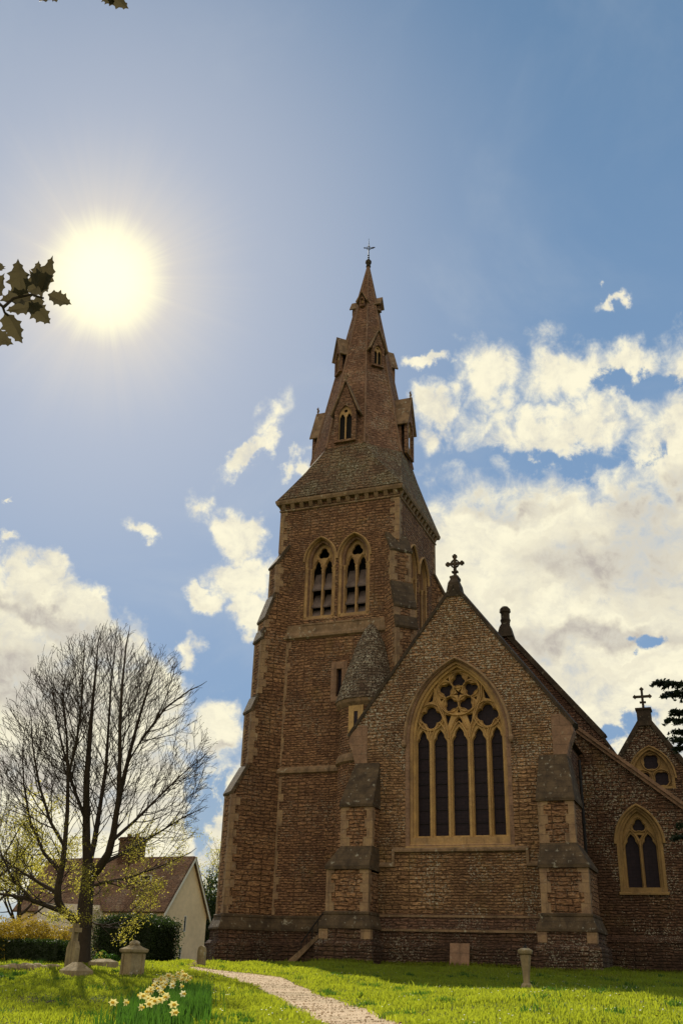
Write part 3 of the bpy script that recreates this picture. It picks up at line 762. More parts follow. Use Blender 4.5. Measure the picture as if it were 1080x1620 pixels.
DPROF = [(16.15, -.30), (15.27, .20), (13.9, .20), (12.75, .55), (12.3, .55)]
def diag_buttress(cx, cy, dx, dy, w=.86):
    d = Vector((dx, dy)).normalized(); n = Vector((-d.y, d.x)); c = Vector((cx, cy))
    def ring(s, z, hw=w/2, back=-.9):
        P = [c+d*back-n*hw, c+d*s-n*hw, c+d*s+n*hw, c+d*back+n*hw]
        return [(p.x, p.y, z) for p in P]
    b = MB()
    segs = [(15.30, .20, 13.6, .20), (13.2, .55, 12.2, .55), (12.3, .64, 9.3, .64), (9.3, .88, 6.6, .88), (6.9, 1.44, 1.3, 1.44)]
    b.loft([ring(s, z) for s, z in ((1.44, 1.3), (1.44, 5.74), (.88, 6.75), (.88, 8.95), (.66, 9.52), (.66, 11.9), (.55, 12.3), (.55, 12.78), (.20, 13.86), (.20, 15.30), (-.35, 16.15))])
    o = b.build('buttress', 'butt', church)
    ww = MB()
    for s0, z0, s1, z1 in ((1.44, 5.70, .88, 6.77), (.88, 8.90, .66, 9.54), (.67, 11.86, .55, 12.34), (.55, 12.74, .20, 13.88), (.20, 15.26, -.33, 16.18)):
        e = .055; t = Vector((s1-s0, z1-z0)).normalized(); nn = Vector((t.y, -t.x))*.05
        prof = [(s0+e-.02, z0-.05), (s0+e+.01, z0+.03), (s1+nn.x, z1+nn.y+.0), (s1-.05, z1-.04), (s0-.05, z0-.04)]
        L = []
        for hw in (-w/2-e, w/2+e):
            L.append([tuple((c+d*s+n*hw))+(z,) for s, z in prof])
        ww = MB(); ww.loft(L); ww.build('weathering', 'slate', o)
    q = MB()
    for s, z0, z1 in ((1.44, 1.48, 5.66), (.88, 6.85, 8.88), (.66, 9.6, 11.85), (.55, 12.36, 12.72), (.20, 13.95, 15.25)):
        for k in (-1, 1): q = MB(); quoin(q, c+d*s+n*k*w/2, -n*k, -d, z0, z1, la=(.24, .14), lb=(.18, .32)); q.build('quoins', 'quoin', o)
    base = [ring(1.44, 0)[i][:2] for i in range(4)]
    base = [base[1], base[2], base[3], base[0]]
    pl = MB(); 
    if area(base) < 0: base = base[::-1]
    stackprof(pl, base, PLP); pl.build('plinth', 'plinth', o)
    ps = MB(); stackprof(ps, base, [(.95, .187), (1.01, .187), (1.36, .047), (1.385, .064), (1.44, .064), (1.475, .006)]); ps.build('plinth_moulding', 'slate', o)
for a in ((TX0, TY0, -1, -1), (TX1, TY0, 1, -1), (TX1, TY1, 1, 1), (TX0, TY1, -1, 1)): diag_buttress(*a)
# quoins where the buttress meets the wall
q = MB()
for z0, z1 in ((1.5, 6.5), (6.85, 11.9)):
    q = MB(); z = z0; k = 0
    while z < z1-.1:
        h = random.choice((.26, .3, .34)); a = random.choice((.16, .22, .32))
        x = TX0+.5; q.box(x, x+a, TY0-.012, TY0+.05, z, min(z1, z+h)); z += h
    q.build('quoins', 'quoin', church)

# ------------------------------------------------------------------ spire
SZ0, SZ1, SAP, SR = 18.38, 21.0, 33.0, 2.20
SAX = TCX+.12
def srad(z): return SR*(SAP-z)/(SAP-SZ1)
def scx(z): return TCX+.12*(z-SZ1)/(SAP-SZ1)
def octo(z, r):
    R8 = r/math.cos(PI/8); return [(scx(z)+R8*math.cos(PI/8+k*PI/4), TCY+R8*math.sin(PI/8+k*PI/4), z) for k in range(8)]
def spire():
    hw = TW/2+.19
    mb = MB()
    # splayed foot: eight faces running out to the square eaves
    rings = []
    for t in (0, .12, .3, .55, .8, 1):
        z = SZ0+(SZ1-SZ0)*t
        k = 1-(1-t)**1.12
        o8 = octo(SZ1, SR); sq = []
        for (x, y, _) in o8:
            sx = 1 if x > scx(SZ1) else -1; sy = 1 if y > TCY else -1
            cxn, cyn = TCX+sx*hw, TCY+sy*hw
            # points start a hand's breadth apart at the eaves corner
            if abs(x-TCX) > abs(y-TCY): cyn -= sy*.06
            else: cxn -= sx*.06
            sq.append((cxn*(1-k)+x*k, cyn*(1-k)+y*k, z))
        rings.append(sq)
    mb.loft(rings); mb.build('spire_foot', 'flare', church)
    mb = MB(); mb.loft([octo(z, srad(z)) for z in (SZ1-.02, 23, 25, 27, 29, 31, 32.5, 32.93)]); sp = mb.build('spire', 'spire', church)
    # ribs on the arrises
    rb = MB()
    for k in range(8):
        a = Vector(octo(SZ1, srad(SZ1))[k]); b = Vector(octo(32.8, srad(32.8))[k]); rb.tube([a, b], [.055, .03], 6)
    rb.build('arris_rolls', 'brown', sp)
    # lucarnes
    def lucarne(ang, zs, ze, q, hwid, cross):
        U = Vector((-math.sin(R(ang)), math.cos(R(ang)), 0)); N = Vector((math.cos(R(ang)), math.sin(R(ang)), 0))
        zc = (zs+ze)/2; f = Frame(Vector((scx(zc), TCY, 0))+N*q, U)
        f.N = N
        back = -(q-srad(ze))-.35
        zev = zs+(ze-zs)*.50          # eaves of the little gable
        mb = MB()
        outl = [(-hwid, zs), (hwid, zs), (hwid, zev), (0, ze-.12), (-hwid, zev)]
        hole = arch(0, hwid*.62, zs+(zev-zs)*.86, hwid*.5, zs+.10, 8)
        panel(mb, f, outl, [hole], 0, -.14)
        # body behind
        panel(mb, f, [(-hwid, zs), (hwid, zs), (hwid, zev), (0, ze-.14), (-hwid, zev)], [], -.30, min(back, -.4))
        o = mb.build('lucarne', 'spire', church)
        hh = hwid*.62; sp_ = zs+(zev-zs)*.86
        tr = MB(); lh = hh*.40
        panel(tr, f, arch(0, hh+.02, sp_, hwid*.5, zs+.08, 8), [light(d*hh*.5, lh, zs+.13, sp_-.12, hh*.75) for d in (-1, 1)]+[circ(0, sp_+hh*.82, hh*.26, 10)], -.09, -.14, .0)
        tr.build('tracery', 'buff', o)
        g = MB(); panel(g, f, arch(0, hh+.03, sp_, hwid*.5, zs+.05, 8), [], -.20, -.22); g.build('dark_opening', 'dark', o)  # near-black panel stands in for the shaded interior of the opening
        rf = MB()
        e = .09
        for s in (-1, 1):
            A = Vector((s*(hwid+.13), zev-.15)); B = Vector((0, ze)); t = (B-A).normalized(); nn = Vector((t.y*s, -t.x*s))*.06
            pts = [A, B, B+Vector((0, .07)), A+Vector((nn.x, abs(nn.y)))]
            rf.loft([[f.p(p.x, p.y, w) for p in pts] for w in (e, back)])
        rf.build('lucarne_roof', 'string', o)
        if cross:
            cm = MB(); cm.tube([f.p(0, ze-.03, 0), f.p(0, ze+.12, 0), f.p(0, ze+.16, 0), f.p(0, ze+.3, 0), f.p(0, ze+.42, 0)], [.07, .035, .06, .035, .02], 6)
            cm.tube([f.p(-.11, ze+.28, 0), f.p(.11, ze+.28, 0)], .035, 6); cm.build('finial', 'string', o)
    for a in (0, 90, 180, 270): lucarne(a, 21.15, 24.3, 2.36, .52, True)
    for a in (45, 135, 225, 315): lucarne(a, 25.75, 27.8, 1.48, .32, False)
    for a in (0, 90, 180, 270): lucarne(a, 29.75, 30.55, .74, .13, False)
    mb = MB(); top = (SAX, TCY)
    mb.tube([(SAX, TCY, z) for z in (32.75, 32.9, 33.0, 33.1, 33.18, 33.24)], [.13, .10, .16, .16, .09, .06], 10)
    mb.build('spire_cap', 'silhouette', church)
    v = MB()
    v.tube([(SAX, TCY, z) for z in (33.15, 34.0, 34.62)], [.035, .025, .008], 6)
    v.tube([(SAX-.22, TCY-.1, 33.98), (SAX+.22, TCY+.1, 33.98)], .02, 5)
    v.tube([(SAX-.1, TCY+.22, 33.98), (SAX+.1, TCY-.22, 33.98)], .02, 5)
    f = Frame((SAX, TCY, 33.98), (.91, .41, 0))
    v.tube([f.p(.11*math.cos(a), .11*math.sin(a)) for a in [2*PI*k/12 for k in range(13)]], .018, 5)
    panel(v, f, [(.16, -.02), (.33, .06), (.33, .10), (.2, .09), (.12, .03)], [], .012, -.012)
    panel(v, f, [(-.28, 0), (-.18, .05), (-.18, -.05)], [], .012, -.012)
    for z in (33.35, 33.5): v.tube([(SAX, TCY, z-.03), (SAX, TCY, z), (SAX, TCY, z+.03)], [.02, .06, .02], 8)
    v.build('weathervane', 'iron', church)
spire()

# ------------------------------------------------------------------ stair turret
def turret():
    cx, cy = -12.45, 1.95; n = 24
    def rg(r, z): return [(cx+r*math.cos(2*PI*k/n), cy+r*math.sin(2*PI*k/n), z) for k in range(n)]
    mb = MB().loft([rg(r, z) for r, z in ((1.18, -.6), (1.18, 8.95))]); o = mb.build('stair_turret', 'tower', church)
    MB().loft([rg(r, z) for r, z in ((1.19, 8.72), (1.30, 8.86), (1.34, 9.0), (1.30, 9.04), (1.28, 9.02))]).build('eaves_moulding', 'string', o)
    MB().loft([rg(r, z) for r, z in ((1.36, 8.98), (1.22, 9.45), (.92, 10.4), (.56, 11.4), (.26, 12.05), (.07, 12.28))]).build('turret_roof', 'conestone', o)
    MB().loft([rg(r, z) for r, z in ((1.18, 6.62), (1.27, 6.68), (1.27, 6.8), (1.18, 6.98))]).build('string_course', 'string', o)
    # loop window facing the camera
    a = R(-97); N = Vector((math.cos(a), math.sin(a), 0)); f = Frame(Vector((cx, cy, 0))+N*1.17, Vector((-N.y, N.x, 0)))
    mb = MB(); panel(mb, f, [(-.30, 7.55), (.30, 7.55), (.30, 8.72), (-.30, 8.72)], [[(-.08, 7.7), (.08, 7.7), (.08, 8.5), (-.08, 8.5)]], .03, -.12)
    mb.build('slit_window', 'ochre', o); g = MB(); panel(g, f, [(-.09, 7.68), (.09, 7.68), (.09, 8.52), (-.09, 8.52)], [], .014, -.1); g.build('glass', 'glass', o)
turret()

# ------------------------------------------------------------------ nave, chapel, far gable
def nave():
    Y = 9.; f = Frame((CX, Y, 0), (1, 0, 0)); top = 13.85
    mb = MB(); panel(mb, f, [(-4.4, -.6), (4.4, -.6), (4.4, 7.9), (4.15, 8.35), (3.9, 9.05), (0, top), (-3.9, 9.05), (-4.4, 7.9)], [], 0, -.5)
    mb.build('nave_gable_wall', 'nave', church)
    k = (top-9.0)/3.9
    cp = MB()
    for s in (-1, 1):
        n = Vector((s*k, 0, 1)).normalized()
        L = []
        for u, z in ((s*3.98, top-3.98*k), (0, top)):
            L.append([(CX+u+n.x*q, Y+yy, z+n.z*q) for yy, q in ((-.08, -.1), (.5, -.1), (.5, .12), (-.08, .12))])
        cp.loft(L)
        cp.loft([[(CX+u, Y+yy, z+q) for yy, q in ((-.06, -.1), (.5, -.1), (.5, .1), (-.06, .1))] for u, z in ((s*4.75, 7.55), (s*3.95, 8.85))])
    cp.build('coping', 'silhouette', church)
    MB().loft([[(CX-4.4, y, 7.6), (CX+4.4, y, 7.6), (CX, y, top-.3)] for y in (Y+.4, Y+16)]).build('nave_roof', 'roof', church)
    MB().box(CX-4.4, CX+4.4, Y+.5, Y+16, -.6, 7.62).build('nave_body_wall', 'nave', church)
    a = MB(); y = Y+.2; xx = CX+.02
    a.loft([[(xx+u*s, y+v*s, z) for u, v in ((-1, -1), (1, -1), (1, 1), (-1, 1))] for s, z in ((.36, 13.6), (.24, 14.1), (.17, 14.25), (.17, 14.35))])
    a.tube([(xx, y, z) for z in (14.3, 14.45, 14.55, 14.78, 14.84, 15.0, 15.1, 15.14)], [.19, .24, .20, .20, .26, .24, .15, .03], 10)
    a.build('finial', 'silhouette', church, label='stubby rounded stone finial on the nave gable')
nave()
CHX = -3.06
def chapel():
    Y = 3.; f = Frame((0, Y, 0), (1, 0, 0)); sp = 3.95; c = .62
    def zt(x): return 7.93-(x+5.0)*.832
    mb = MB(); X1 = 1.4
    panel(mb, f, [(-5.2, -.6), (X1, -.6), (X1, zt(X1)), (-5.2, zt(-5.2))], [arch(CHX, .74, sp, c, 2.35, 12)], 0, -.5)
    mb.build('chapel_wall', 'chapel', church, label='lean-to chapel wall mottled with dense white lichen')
    cp = MB()
    n = Vector((.832, 0, 1)).normalized()
    for (yy0, yy1, q0, q1) in ((-.10, .5, -.06, .07), (-.17, .35, .05, .16)):
        cp.loft([[(x+n.x*q, Y+yy, zt(x)+n.z*q) for yy, q in ((yy0, q0), (yy1, q0), (yy1, q1), (yy0, q1))] for x in (-5.05, X1)])
    cp.build('coping', 'brown', church)
    MB().add([(-5.2, Y+.45, zt(-5.2)-.05), (X1, Y+.45, zt(X1)-.05), (X1, Y+6, zt(X1)-.05), (-5.2, Y+6, zt(-5.2)-.05)], [(0, 1, 2, 3)]).build('chapel_roof', 'roof', church)
    MB().box(X1-.5, X1, Y+.5, Y+8, -.6, zt(X1)-.1).build('chapel_side_wall', 'chapel', church)
    for h0, h1, w0, w1, mt in ((.76, .66, .012, -.12, 'dimochre'), (.665, .58, -.08, -.26, 'dimochre')):
        m = MB(); panel(m, f, arch(CHX, h0, sp, c, 2.33, 12), [arch(CHX, h1, sp, c, 2.5, 12)], w0, w1); m.build('window_surround', mt, church)
    hm = MB(); bar(hm, f, arch(CHX, .80, sp-.05, c, None, 12), .01, .11, .10); hm.build('hood_mould', 'dimochre', church)
    tr = MB()
    hs = [light(CHX+d, .235, 2.52, 3.75, .50) for d in (-.285, .285)]+[foil(CHX, 4.52, 3, .10, .125, 90, 7)]+[[(CHX-.09, 4.22), (CHX, 4.06), (CHX+.09, 4.22)]]
    panel(tr, f, arch(CHX, .60, sp, c, 2.47, 12), hs, -.22, -.32, .015)
    for d in (-.285, .285): bar(tr, f, simple_arch_path(CHX+d, .275, 3.75, .62), -.22, .05, .06)
    bar(tr, f, foil(CHX, 4.52, 3, .12, .15, 90, 7), -.22, .04, .05, True)
    bar(tr, f, [(CHX, 2.5), (CHX, 4.0)], -.22, .08, .07)
    o = tr.build('chapel_window', 'dimochre', church, label='two light pointed window in the chapel wall')
    g = MB(); panel(g, f, arch(CHX, .61, sp, c, 2.42, 12), [], -.35, -.37); g.build('glass', 'glass', o)
    m = MB(); m.hexa([(CHX-.8, Y-.06, 2.28), (CHX+.8, Y-.06, 2.28), (CHX+.8, Y+.3, 2.28), (CHX-.8, Y+.3, 2.28), (CHX-.8, Y-.06, 2.34), (CHX+.8, Y-.06, 2.34), (CHX+.8, Y+.3, 2.52), (CHX-.8, Y+.3, 2.52)]); m.build('sill', 'dimochre', church)
    pl = MB(); pl.loft([[(-4.9, Y-d, z), (X1+d, Y-d, z), (X1+d, Y+1, z), (-4.9, Y+1, z)] for z, d in ((-.6, .16), (.78, .15), (.82, .19), (.88, .19), (1.02, 0))]); pl.build('plinth', 'plinth', church)
    dp = MB(); px_ = CX+CW+.12; dp.tube([(px_, 2.1, z) for z in (0.1, 6.6)], .05, 8)
    for z in (1.5, 3., 4.5, 6.): dp.tube([(px_, 2.1, z-.04), (px_, 2.1, z+.04)], .075, 8)
    dp.build('downpipe', 'iron', church)
chapel()
def far_gable():
    Y = 6.5; cx = -2.72; f = Frame((cx, Y, 0), (1, 0, 0)); top = 9.12; k = 1.5; hw = 2.9
    sp = 6.7; c = .45
    mb = MB(); panel(mb, f, [(-hw, 3), (hw, 3), (hw, top-hw*k), (0, top), (-hw, top-hw*k)], [arch(.06, .80, sp, c, 6.3, 12)], 0, -.5)
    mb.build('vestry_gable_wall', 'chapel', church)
    cp = MB()
    for s in (-1, 1):
        n = Vector((s*k, 0, 1)).normalized()
        cp.loft([[(cx+u+n.x*q, Y+yy, z+n.z*q) for yy, q in ((-.08, -.08), (.5, -.08), (.5, .09), (-.08, .09))] for u, z in ((s*hw, top-hw*k), (0, top))])
    cp.build('coping', 'silhouette', church)
    MB().loft([[(cx-hw, y, top-hw*k-.1), (cx+hw, y, top-hw*k-.1), (cx, y, top-.25)] for y in (Y+.4, Y+7)]).build('vestry_roof', 'roof', church)
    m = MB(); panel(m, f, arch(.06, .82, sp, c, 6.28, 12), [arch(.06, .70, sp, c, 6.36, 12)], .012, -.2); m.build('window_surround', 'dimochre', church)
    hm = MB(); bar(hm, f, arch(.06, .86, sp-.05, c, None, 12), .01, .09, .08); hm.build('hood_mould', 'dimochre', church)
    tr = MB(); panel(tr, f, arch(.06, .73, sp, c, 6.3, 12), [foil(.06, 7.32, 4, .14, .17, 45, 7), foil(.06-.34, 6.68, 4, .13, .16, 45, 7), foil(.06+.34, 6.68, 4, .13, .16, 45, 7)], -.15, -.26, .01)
    for a, b in ((.06, 7.32), (-.28, 6.68), (.40, 6.68)): bar(tr, f, circ(a, b, .335, 22), -.15, .05, .06, True)
    o = tr.build('gable_window', 'dimochre', church); g = MB(); panel(g, f, arch(.06, .74, sp, c, 6.28, 12), [], -.28, -.3); g.build('glass', 'glass', o)
    a = MB(); a.box(cx-.26, cx+.26, Y-.12, Y+.4, top-.45, top+.17); a.box(cx-.30, cx+.30, Y-.15, Y+.43, top+.17, top+.25); a.build('apex_stone', 'silhouette', church)
    gable_cross(cx, Y+.15, top+.28, .98, True)
far_gable()
#@@PART2@@
# ------------------------------------------------------------------ ground
def ground():
    def axis(lo, hi, n, far):
        a = list(np.linspace(lo, hi, n)); step = (hi-lo)/(n-1); s = step; out = []
        x = hi
        while x < far: s *= 1.35; x += s; out.append(x)
        y = lo; s = step; pre = []
        while y > -far: s *= 1.35; y -= s; pre.append(y)
        return pre[::-1]+a+out
    xs = axis(-45, 14, 150, 1500); ys = axis(-34, 30, 170, 1500)
    mb = MB(); nx = len(xs)
    mb.v = [(x, y, gz(x, y)) for y in ys for x in xs]
    mb.f = [(j*nx+i, j*nx+i+1, (j+1)*nx+i+1, (j+1)*nx+i) for j in range(len(ys)-1) for i in range(nx-1)]
    mb.build('ground', 'ground', kind='structure', smooth=True, recalc=False, uv=False)
ground()
PL = [(-560, 1533), (60, 1529), (300, 1533.5), (340, 1541), (367, 1549), (400, 1560), (433, 1577), (455, 1591), (494, 1610), (520, 1630), (560, 1662), (640, 1730)]
PR = [(-560, 1530.5), (60, 1526.5), (300, 1531), (345, 1536), (395, 1541), (447, 1547), (472, 1560), (522, 1580), (560, 1593), (610, 1614), (650, 1632), (720, 1665), (860, 1730)]
def resample(pts, n):
    P = [Vector(p) for p in pts]; L = [0]
    for a, b in zip(P, P[1:]): L.append(L[-1]+(b-a).length)
    out = []
    for k in range(n):
        s = L[-1]*k/(n-1); i = 0
        while i < len(P)-2 and L[i+1] < s: i += 1
        t = (s-L[i])/(L[i+1]-L[i]); out.append(P[i].lerp(P[i+1], t))
    return out
def gxy(p): q = atG(*p); return (q.x, q.y)
PLg = [gxy(p) for p in PL[2:]]; PRg = [gxy(p) for p in PR[2:]]
# beyond the tower the path runs on past its left side
PLg = [(-24.5, 16), (-21.2, 6)]+PLg; PRg = [(-22.6, 16.5), (-19.6, 6)]+PRg
PLs = resample(PLg, 90); PRs = resample(PRg, 90)
def path():
    mb = MB(); m = 10; vs = []
    for a, b in zip(PLs, PRs):
        ja, jb = random.uniform(-.07, .07), random.uniform(-.07, .07)
        for k in range(m+1):
            t = k/m+(ja if k == 0 else jb if k == m else 0)*.5
            p = a.lerp(b, t); vs.append((p.x, p.y, gz(p.x, p.y)+.012+(.012*math.sin(PI*k/m))))
    fs = [(i*(m+1)+k, i*(m+1)+k+1, (i+1)*(m+1)+k+1, (i+1)*(m+1)+k) for i in range(89) for k in range(m)]
    mb.add(vs, fs); mb.build('path', 'path', kind='structure', smooth=True, recalc=False, uv=False)
path()
POLY = [(p.x, p.y) for p in PLs]+[(p.x, p.y) for p in PRs[::-1]]
def inpoly(x, y, poly):
    c = np.zeros(x.shape, bool); n = len(poly); j = n-1
    for i in range(n):
        xi, yi = poly[i]; xj, yj = poly[j]
        if yi != yj:
            c ^= ((yi > y) != (yj > y)) & (x < (xj-xi)*(y-yi)/(yj-yi)+xi)
        j = i
    return c
rng = np.random.default_rng(11)
FOOT = [(-18.6, 0.2), (-13.1, 0.2), (-13.1, -1.45), (-4.0, -1.45), (-3.9, 2.6), (4, 2.6), (4, 40), (-18.6, 40)]
def lawn_points(n, d0, d1, gamma=1., a0=-44, a1=1.5):
    az = np.radians(rng.uniform(a0, a1, n)); d = d0+(d1-d0)*rng.random(n)**gamma
    x = d*np.sin(az); y = -33+d*np.cos(az)
    return x, y, d
def blades(name, x, y, h, w, mat, lean=.5, label=None, cat=None, kind='stuff', zo=0.):
    n = len(x); z = np.array([gz(a, b) for a, b in zip(x, y)])+zo
    th = rng.uniform(0, 2*PI, n); dx, dy = np.cos(th)*w/2, np.sin(th)*w/2
    la = rng.uniform(0, 2*PI, n); l = h*lean*rng.random(n)
    lx, ly = np.cos(la)*l, np.sin(la)*l
    V = np.empty((n, 5, 3))
    V[:, 0] = np.stack([x-dx, y-dy, z-.01], 1); V[:, 1] = np.stack([x+dx, y+dy, z-.01], 1)
    V[:, 2] = np.stack([x+dx*.8+lx*.35, y+dy*.8+ly*.35, z+h*.6], 1); V[:, 3] = np.stack([x-dx*.8+lx*.35, y-dy*.8+ly*.35, z+h*.6], 1)
    V[:, 4] = np.stack([x+lx, y+ly, z+h], 1)
    b = np.arange(n)[:, None]*5
    quads = (b+np.array([[0, 1, 2, 3]])); tris = (b+np.array([[3, 2, 4]]))
    me = bpy.data.meshes.new(name); me.vertices.add(n*5); me.vertices.foreach_set('co', V.ravel())
    li = np.concatenate([quads, tris], 1).ravel(); me.loops.add(n*7); me.loops.foreach_set('vertex_index', li.astype(np.int32))
    me.polygons.add(n*2); ls = np.empty((n, 2), np.int32); ls[:, 0] = np.arange(n)*7; ls[:, 1] = np.arange(n)*7+4
    me.polygons.foreach_set('loop_start', ls.ravel()); me.update(calc_edges=True); me.validate()
    me.materials.append(M[mat]); o = bpy.data.objects.new(name, me); col.objects.link(o)
    if kind: o['kind'] = kind
    if label: o['label'] = label
    if cat: o['category'] = cat
    return o
def lawn():
    x, y, d = lawn_points(250000, 9.5, 40, 1.2)
    nz = np.sin(x*2.1+1.3*np.sin(y*1.7))*np.sin(y*2.6+x*.9)+.6*np.sin(x*5.3+y*3.1)
    jx = x+rng.normal(0, .05, x.size); jy = y+rng.normal(0, .05, x.size)
    keep = ~inpoly(jx, jy, POLY) & ~inpoly(x, y, FOOT) & ((y < 1.6) | (x < -18.8))
    x, y, d, nz = x[keep], y[keep], d[keep], nz[keep]
    h = (.035+.02*rng.random(x.size))*(1+.38*nz)*(1+.012*d); w = .009+.0006*d
    h = np.clip(h, .018, .12)
    t = rng.random(x.size) < .012; h[t] *= 2.0
    bald = (np.sin(x*.83+4)*np.sin(y*1.13+x*.3)+.5*np.sin(x*2.9+1)*np.sin(y*3.7)) > .72
    h[bald] *= .55
    blades('grass', x, y, h, w, 'grass', .8, 'sunlit green lawn grass of the churchyard', 'grass')
    # coarse tussocks standing proud of the mown grass
    tx, ty = [], []
    cx_, cy_, cd_ = lawn_points(170, 11, 31, 1.1); kk = ~inpoly(cx_, cy_, POLY) & ~inpoly(cx_, cy_, FOOT)
    for a, b_ in zip(cx_[kk], cy_[kk]):
        m_ = rng.integers(25, 80); q_ = rng.uniform(.05, .13); tx.append(a+rng.normal(0, q_, m_)); ty.append(b_+rng.normal(0, q_*.8, m_))
    tx, ty = np.concatenate(tx), np.concatenate(ty)
    blades('grass_tussocks', tx, ty, .05+.07*rng.random(tx.size), np.full(tx.size, .014), 'leafdaff', .9, 'darker coarse grass tussocks scattered over the mown lawn', 'grass')
    # last year's leaves
    lx_, ly_, ld_ = lawn_points(420, 11, 33, 1.2); kk = ~inpoly(lx_, ly_, FOOT); mb = MB()
    for a, b_ in zip(lx_[kk], ly_[kk]):
        z = gz(a, b_)+rng.uniform(.035, .06); r_ = rng.uniform(.015, .03); th = rng.random()*6
        mb.add([(a+r_*math.cos(th), b_+r_*math.sin(th), z), (a-r_*.5*math.sin(th), b_+r_*.5*math.cos(th), z+.012), (a-r_*math.cos(th), b_-r_*math.sin(th), z+.004), (a+r_*.5*math.sin(th), b_-r_*.5*math.cos(th), z+.01)], [(0, 1, 2, 3)])
    mb.build('fallen_leaves', simple('dead_leaf', (.16, .085, .03), .9, .5, 30, bs=0), kind='stuff', label='scattered brown dead leaves lying in the lawn', cat='leaves', recalc=False, uv=False)
    # rough grass along the foot of the walls
    n = 9000; u = rng.random(n); xs, ys = [], []
    segs = [((-18.9, 1.0), (-17.8, 0.1)), ((-17.6, .35), (-16.5, 1.5)), ((-16.3, 1.68), (-13.2, 1.68)), ((-13.1, -1.35), (-11.1, -1.35)), ((-11.2, -.3), (-6, -.3)), ((-6, -1.35), (-4.0, -1.35)), ((-4.0, -1.2), (-4.0, 2.7)), ((-4.0, 2.78), (2, 2.78))]
    for a, b in segs:
        k = int(420*math.hypot(b[0]-a[0], b[1]-a[1])); t = rng.random(k)
        xs.append(a[0]+(b[0]-a[0])*t+rng.normal(0, .07, k)); ys.append(a[1]+(b[1]-a[1])*t-np.abs(rng.normal(0, .12, k)))
    x, y = np.concatenate(xs), np.concatenate(ys)
    blades('rough_grass', x, y, .06+.12*rng.random(x.size)**2, np.full(x.size, .022), 'grass', .6, 'longer rough grass growing against the foot of the church walls', 'grass')
    # daisies
    x, y, d = lawn_points(1300, 10, 30, 1.2, -40, 1)
    g = np.sin(x*1.1+2)*np.sin(y*.9)+.5*np.sin(x*3.3-y*2.2)
    keep = ~inpoly(x, y, POLY) & ~inpoly(x, y, FOOT) & (g > .15+.6*(x < -6))
    x, y = x[keep], y[keep]; mb = MB()
    for a, b in zip(x, y):
        z = gz(a, b)+.05+random.random()*.02; r = .010
        mb.add([(a+r*math.cos(PI*k/3), b+r*math.sin(PI*k/3), z+.25*r*math.sin(k)) for k in range(6)], [tuple(range(6))])
    mb.build('wild_flowers', 'white', kind='stuff', label='tiny white daisies dotted over the lawn', cat='daisies', recalc=False, uv=False)
    # pebbles
    n = 5200; k = rng.integers(8, 89, n); t = rng.random(n); mb = MB()
    for i in range(n):
        a, b = PLs[k[i]], PRs[k[i]]; p = a.lerp(b, t[i]*1.06-.03); p = (p.x+rng.normal(0, .08), p.y+rng.normal(0, .08)); r = .006+.009*rng.random()**2
        z = gz(*p)+.028; th = rng.random()*6
        q = [(p[0]+r*math.cos(th+PI/2*j)*random.uniform(.7, 1.1), p[1]+r*math.sin(th+PI/2*j), z) for j in range(4)]
        mb.add(q+[(p[0], p[1], z+r*.8), (p[0], p[1], z-r)], [(0, 1, 4), (1, 2, 4), (2, 3, 4), (3, 0, 4), (1, 0, 5), (2, 1, 5), (3, 2, 5), (0, 3, 5)])
    mb.build('gravel', 'path', kind='stuff', label='loose pale gravel on the winding churchyard path', cat='gravel', recalc=False, uv=False)
lawn()

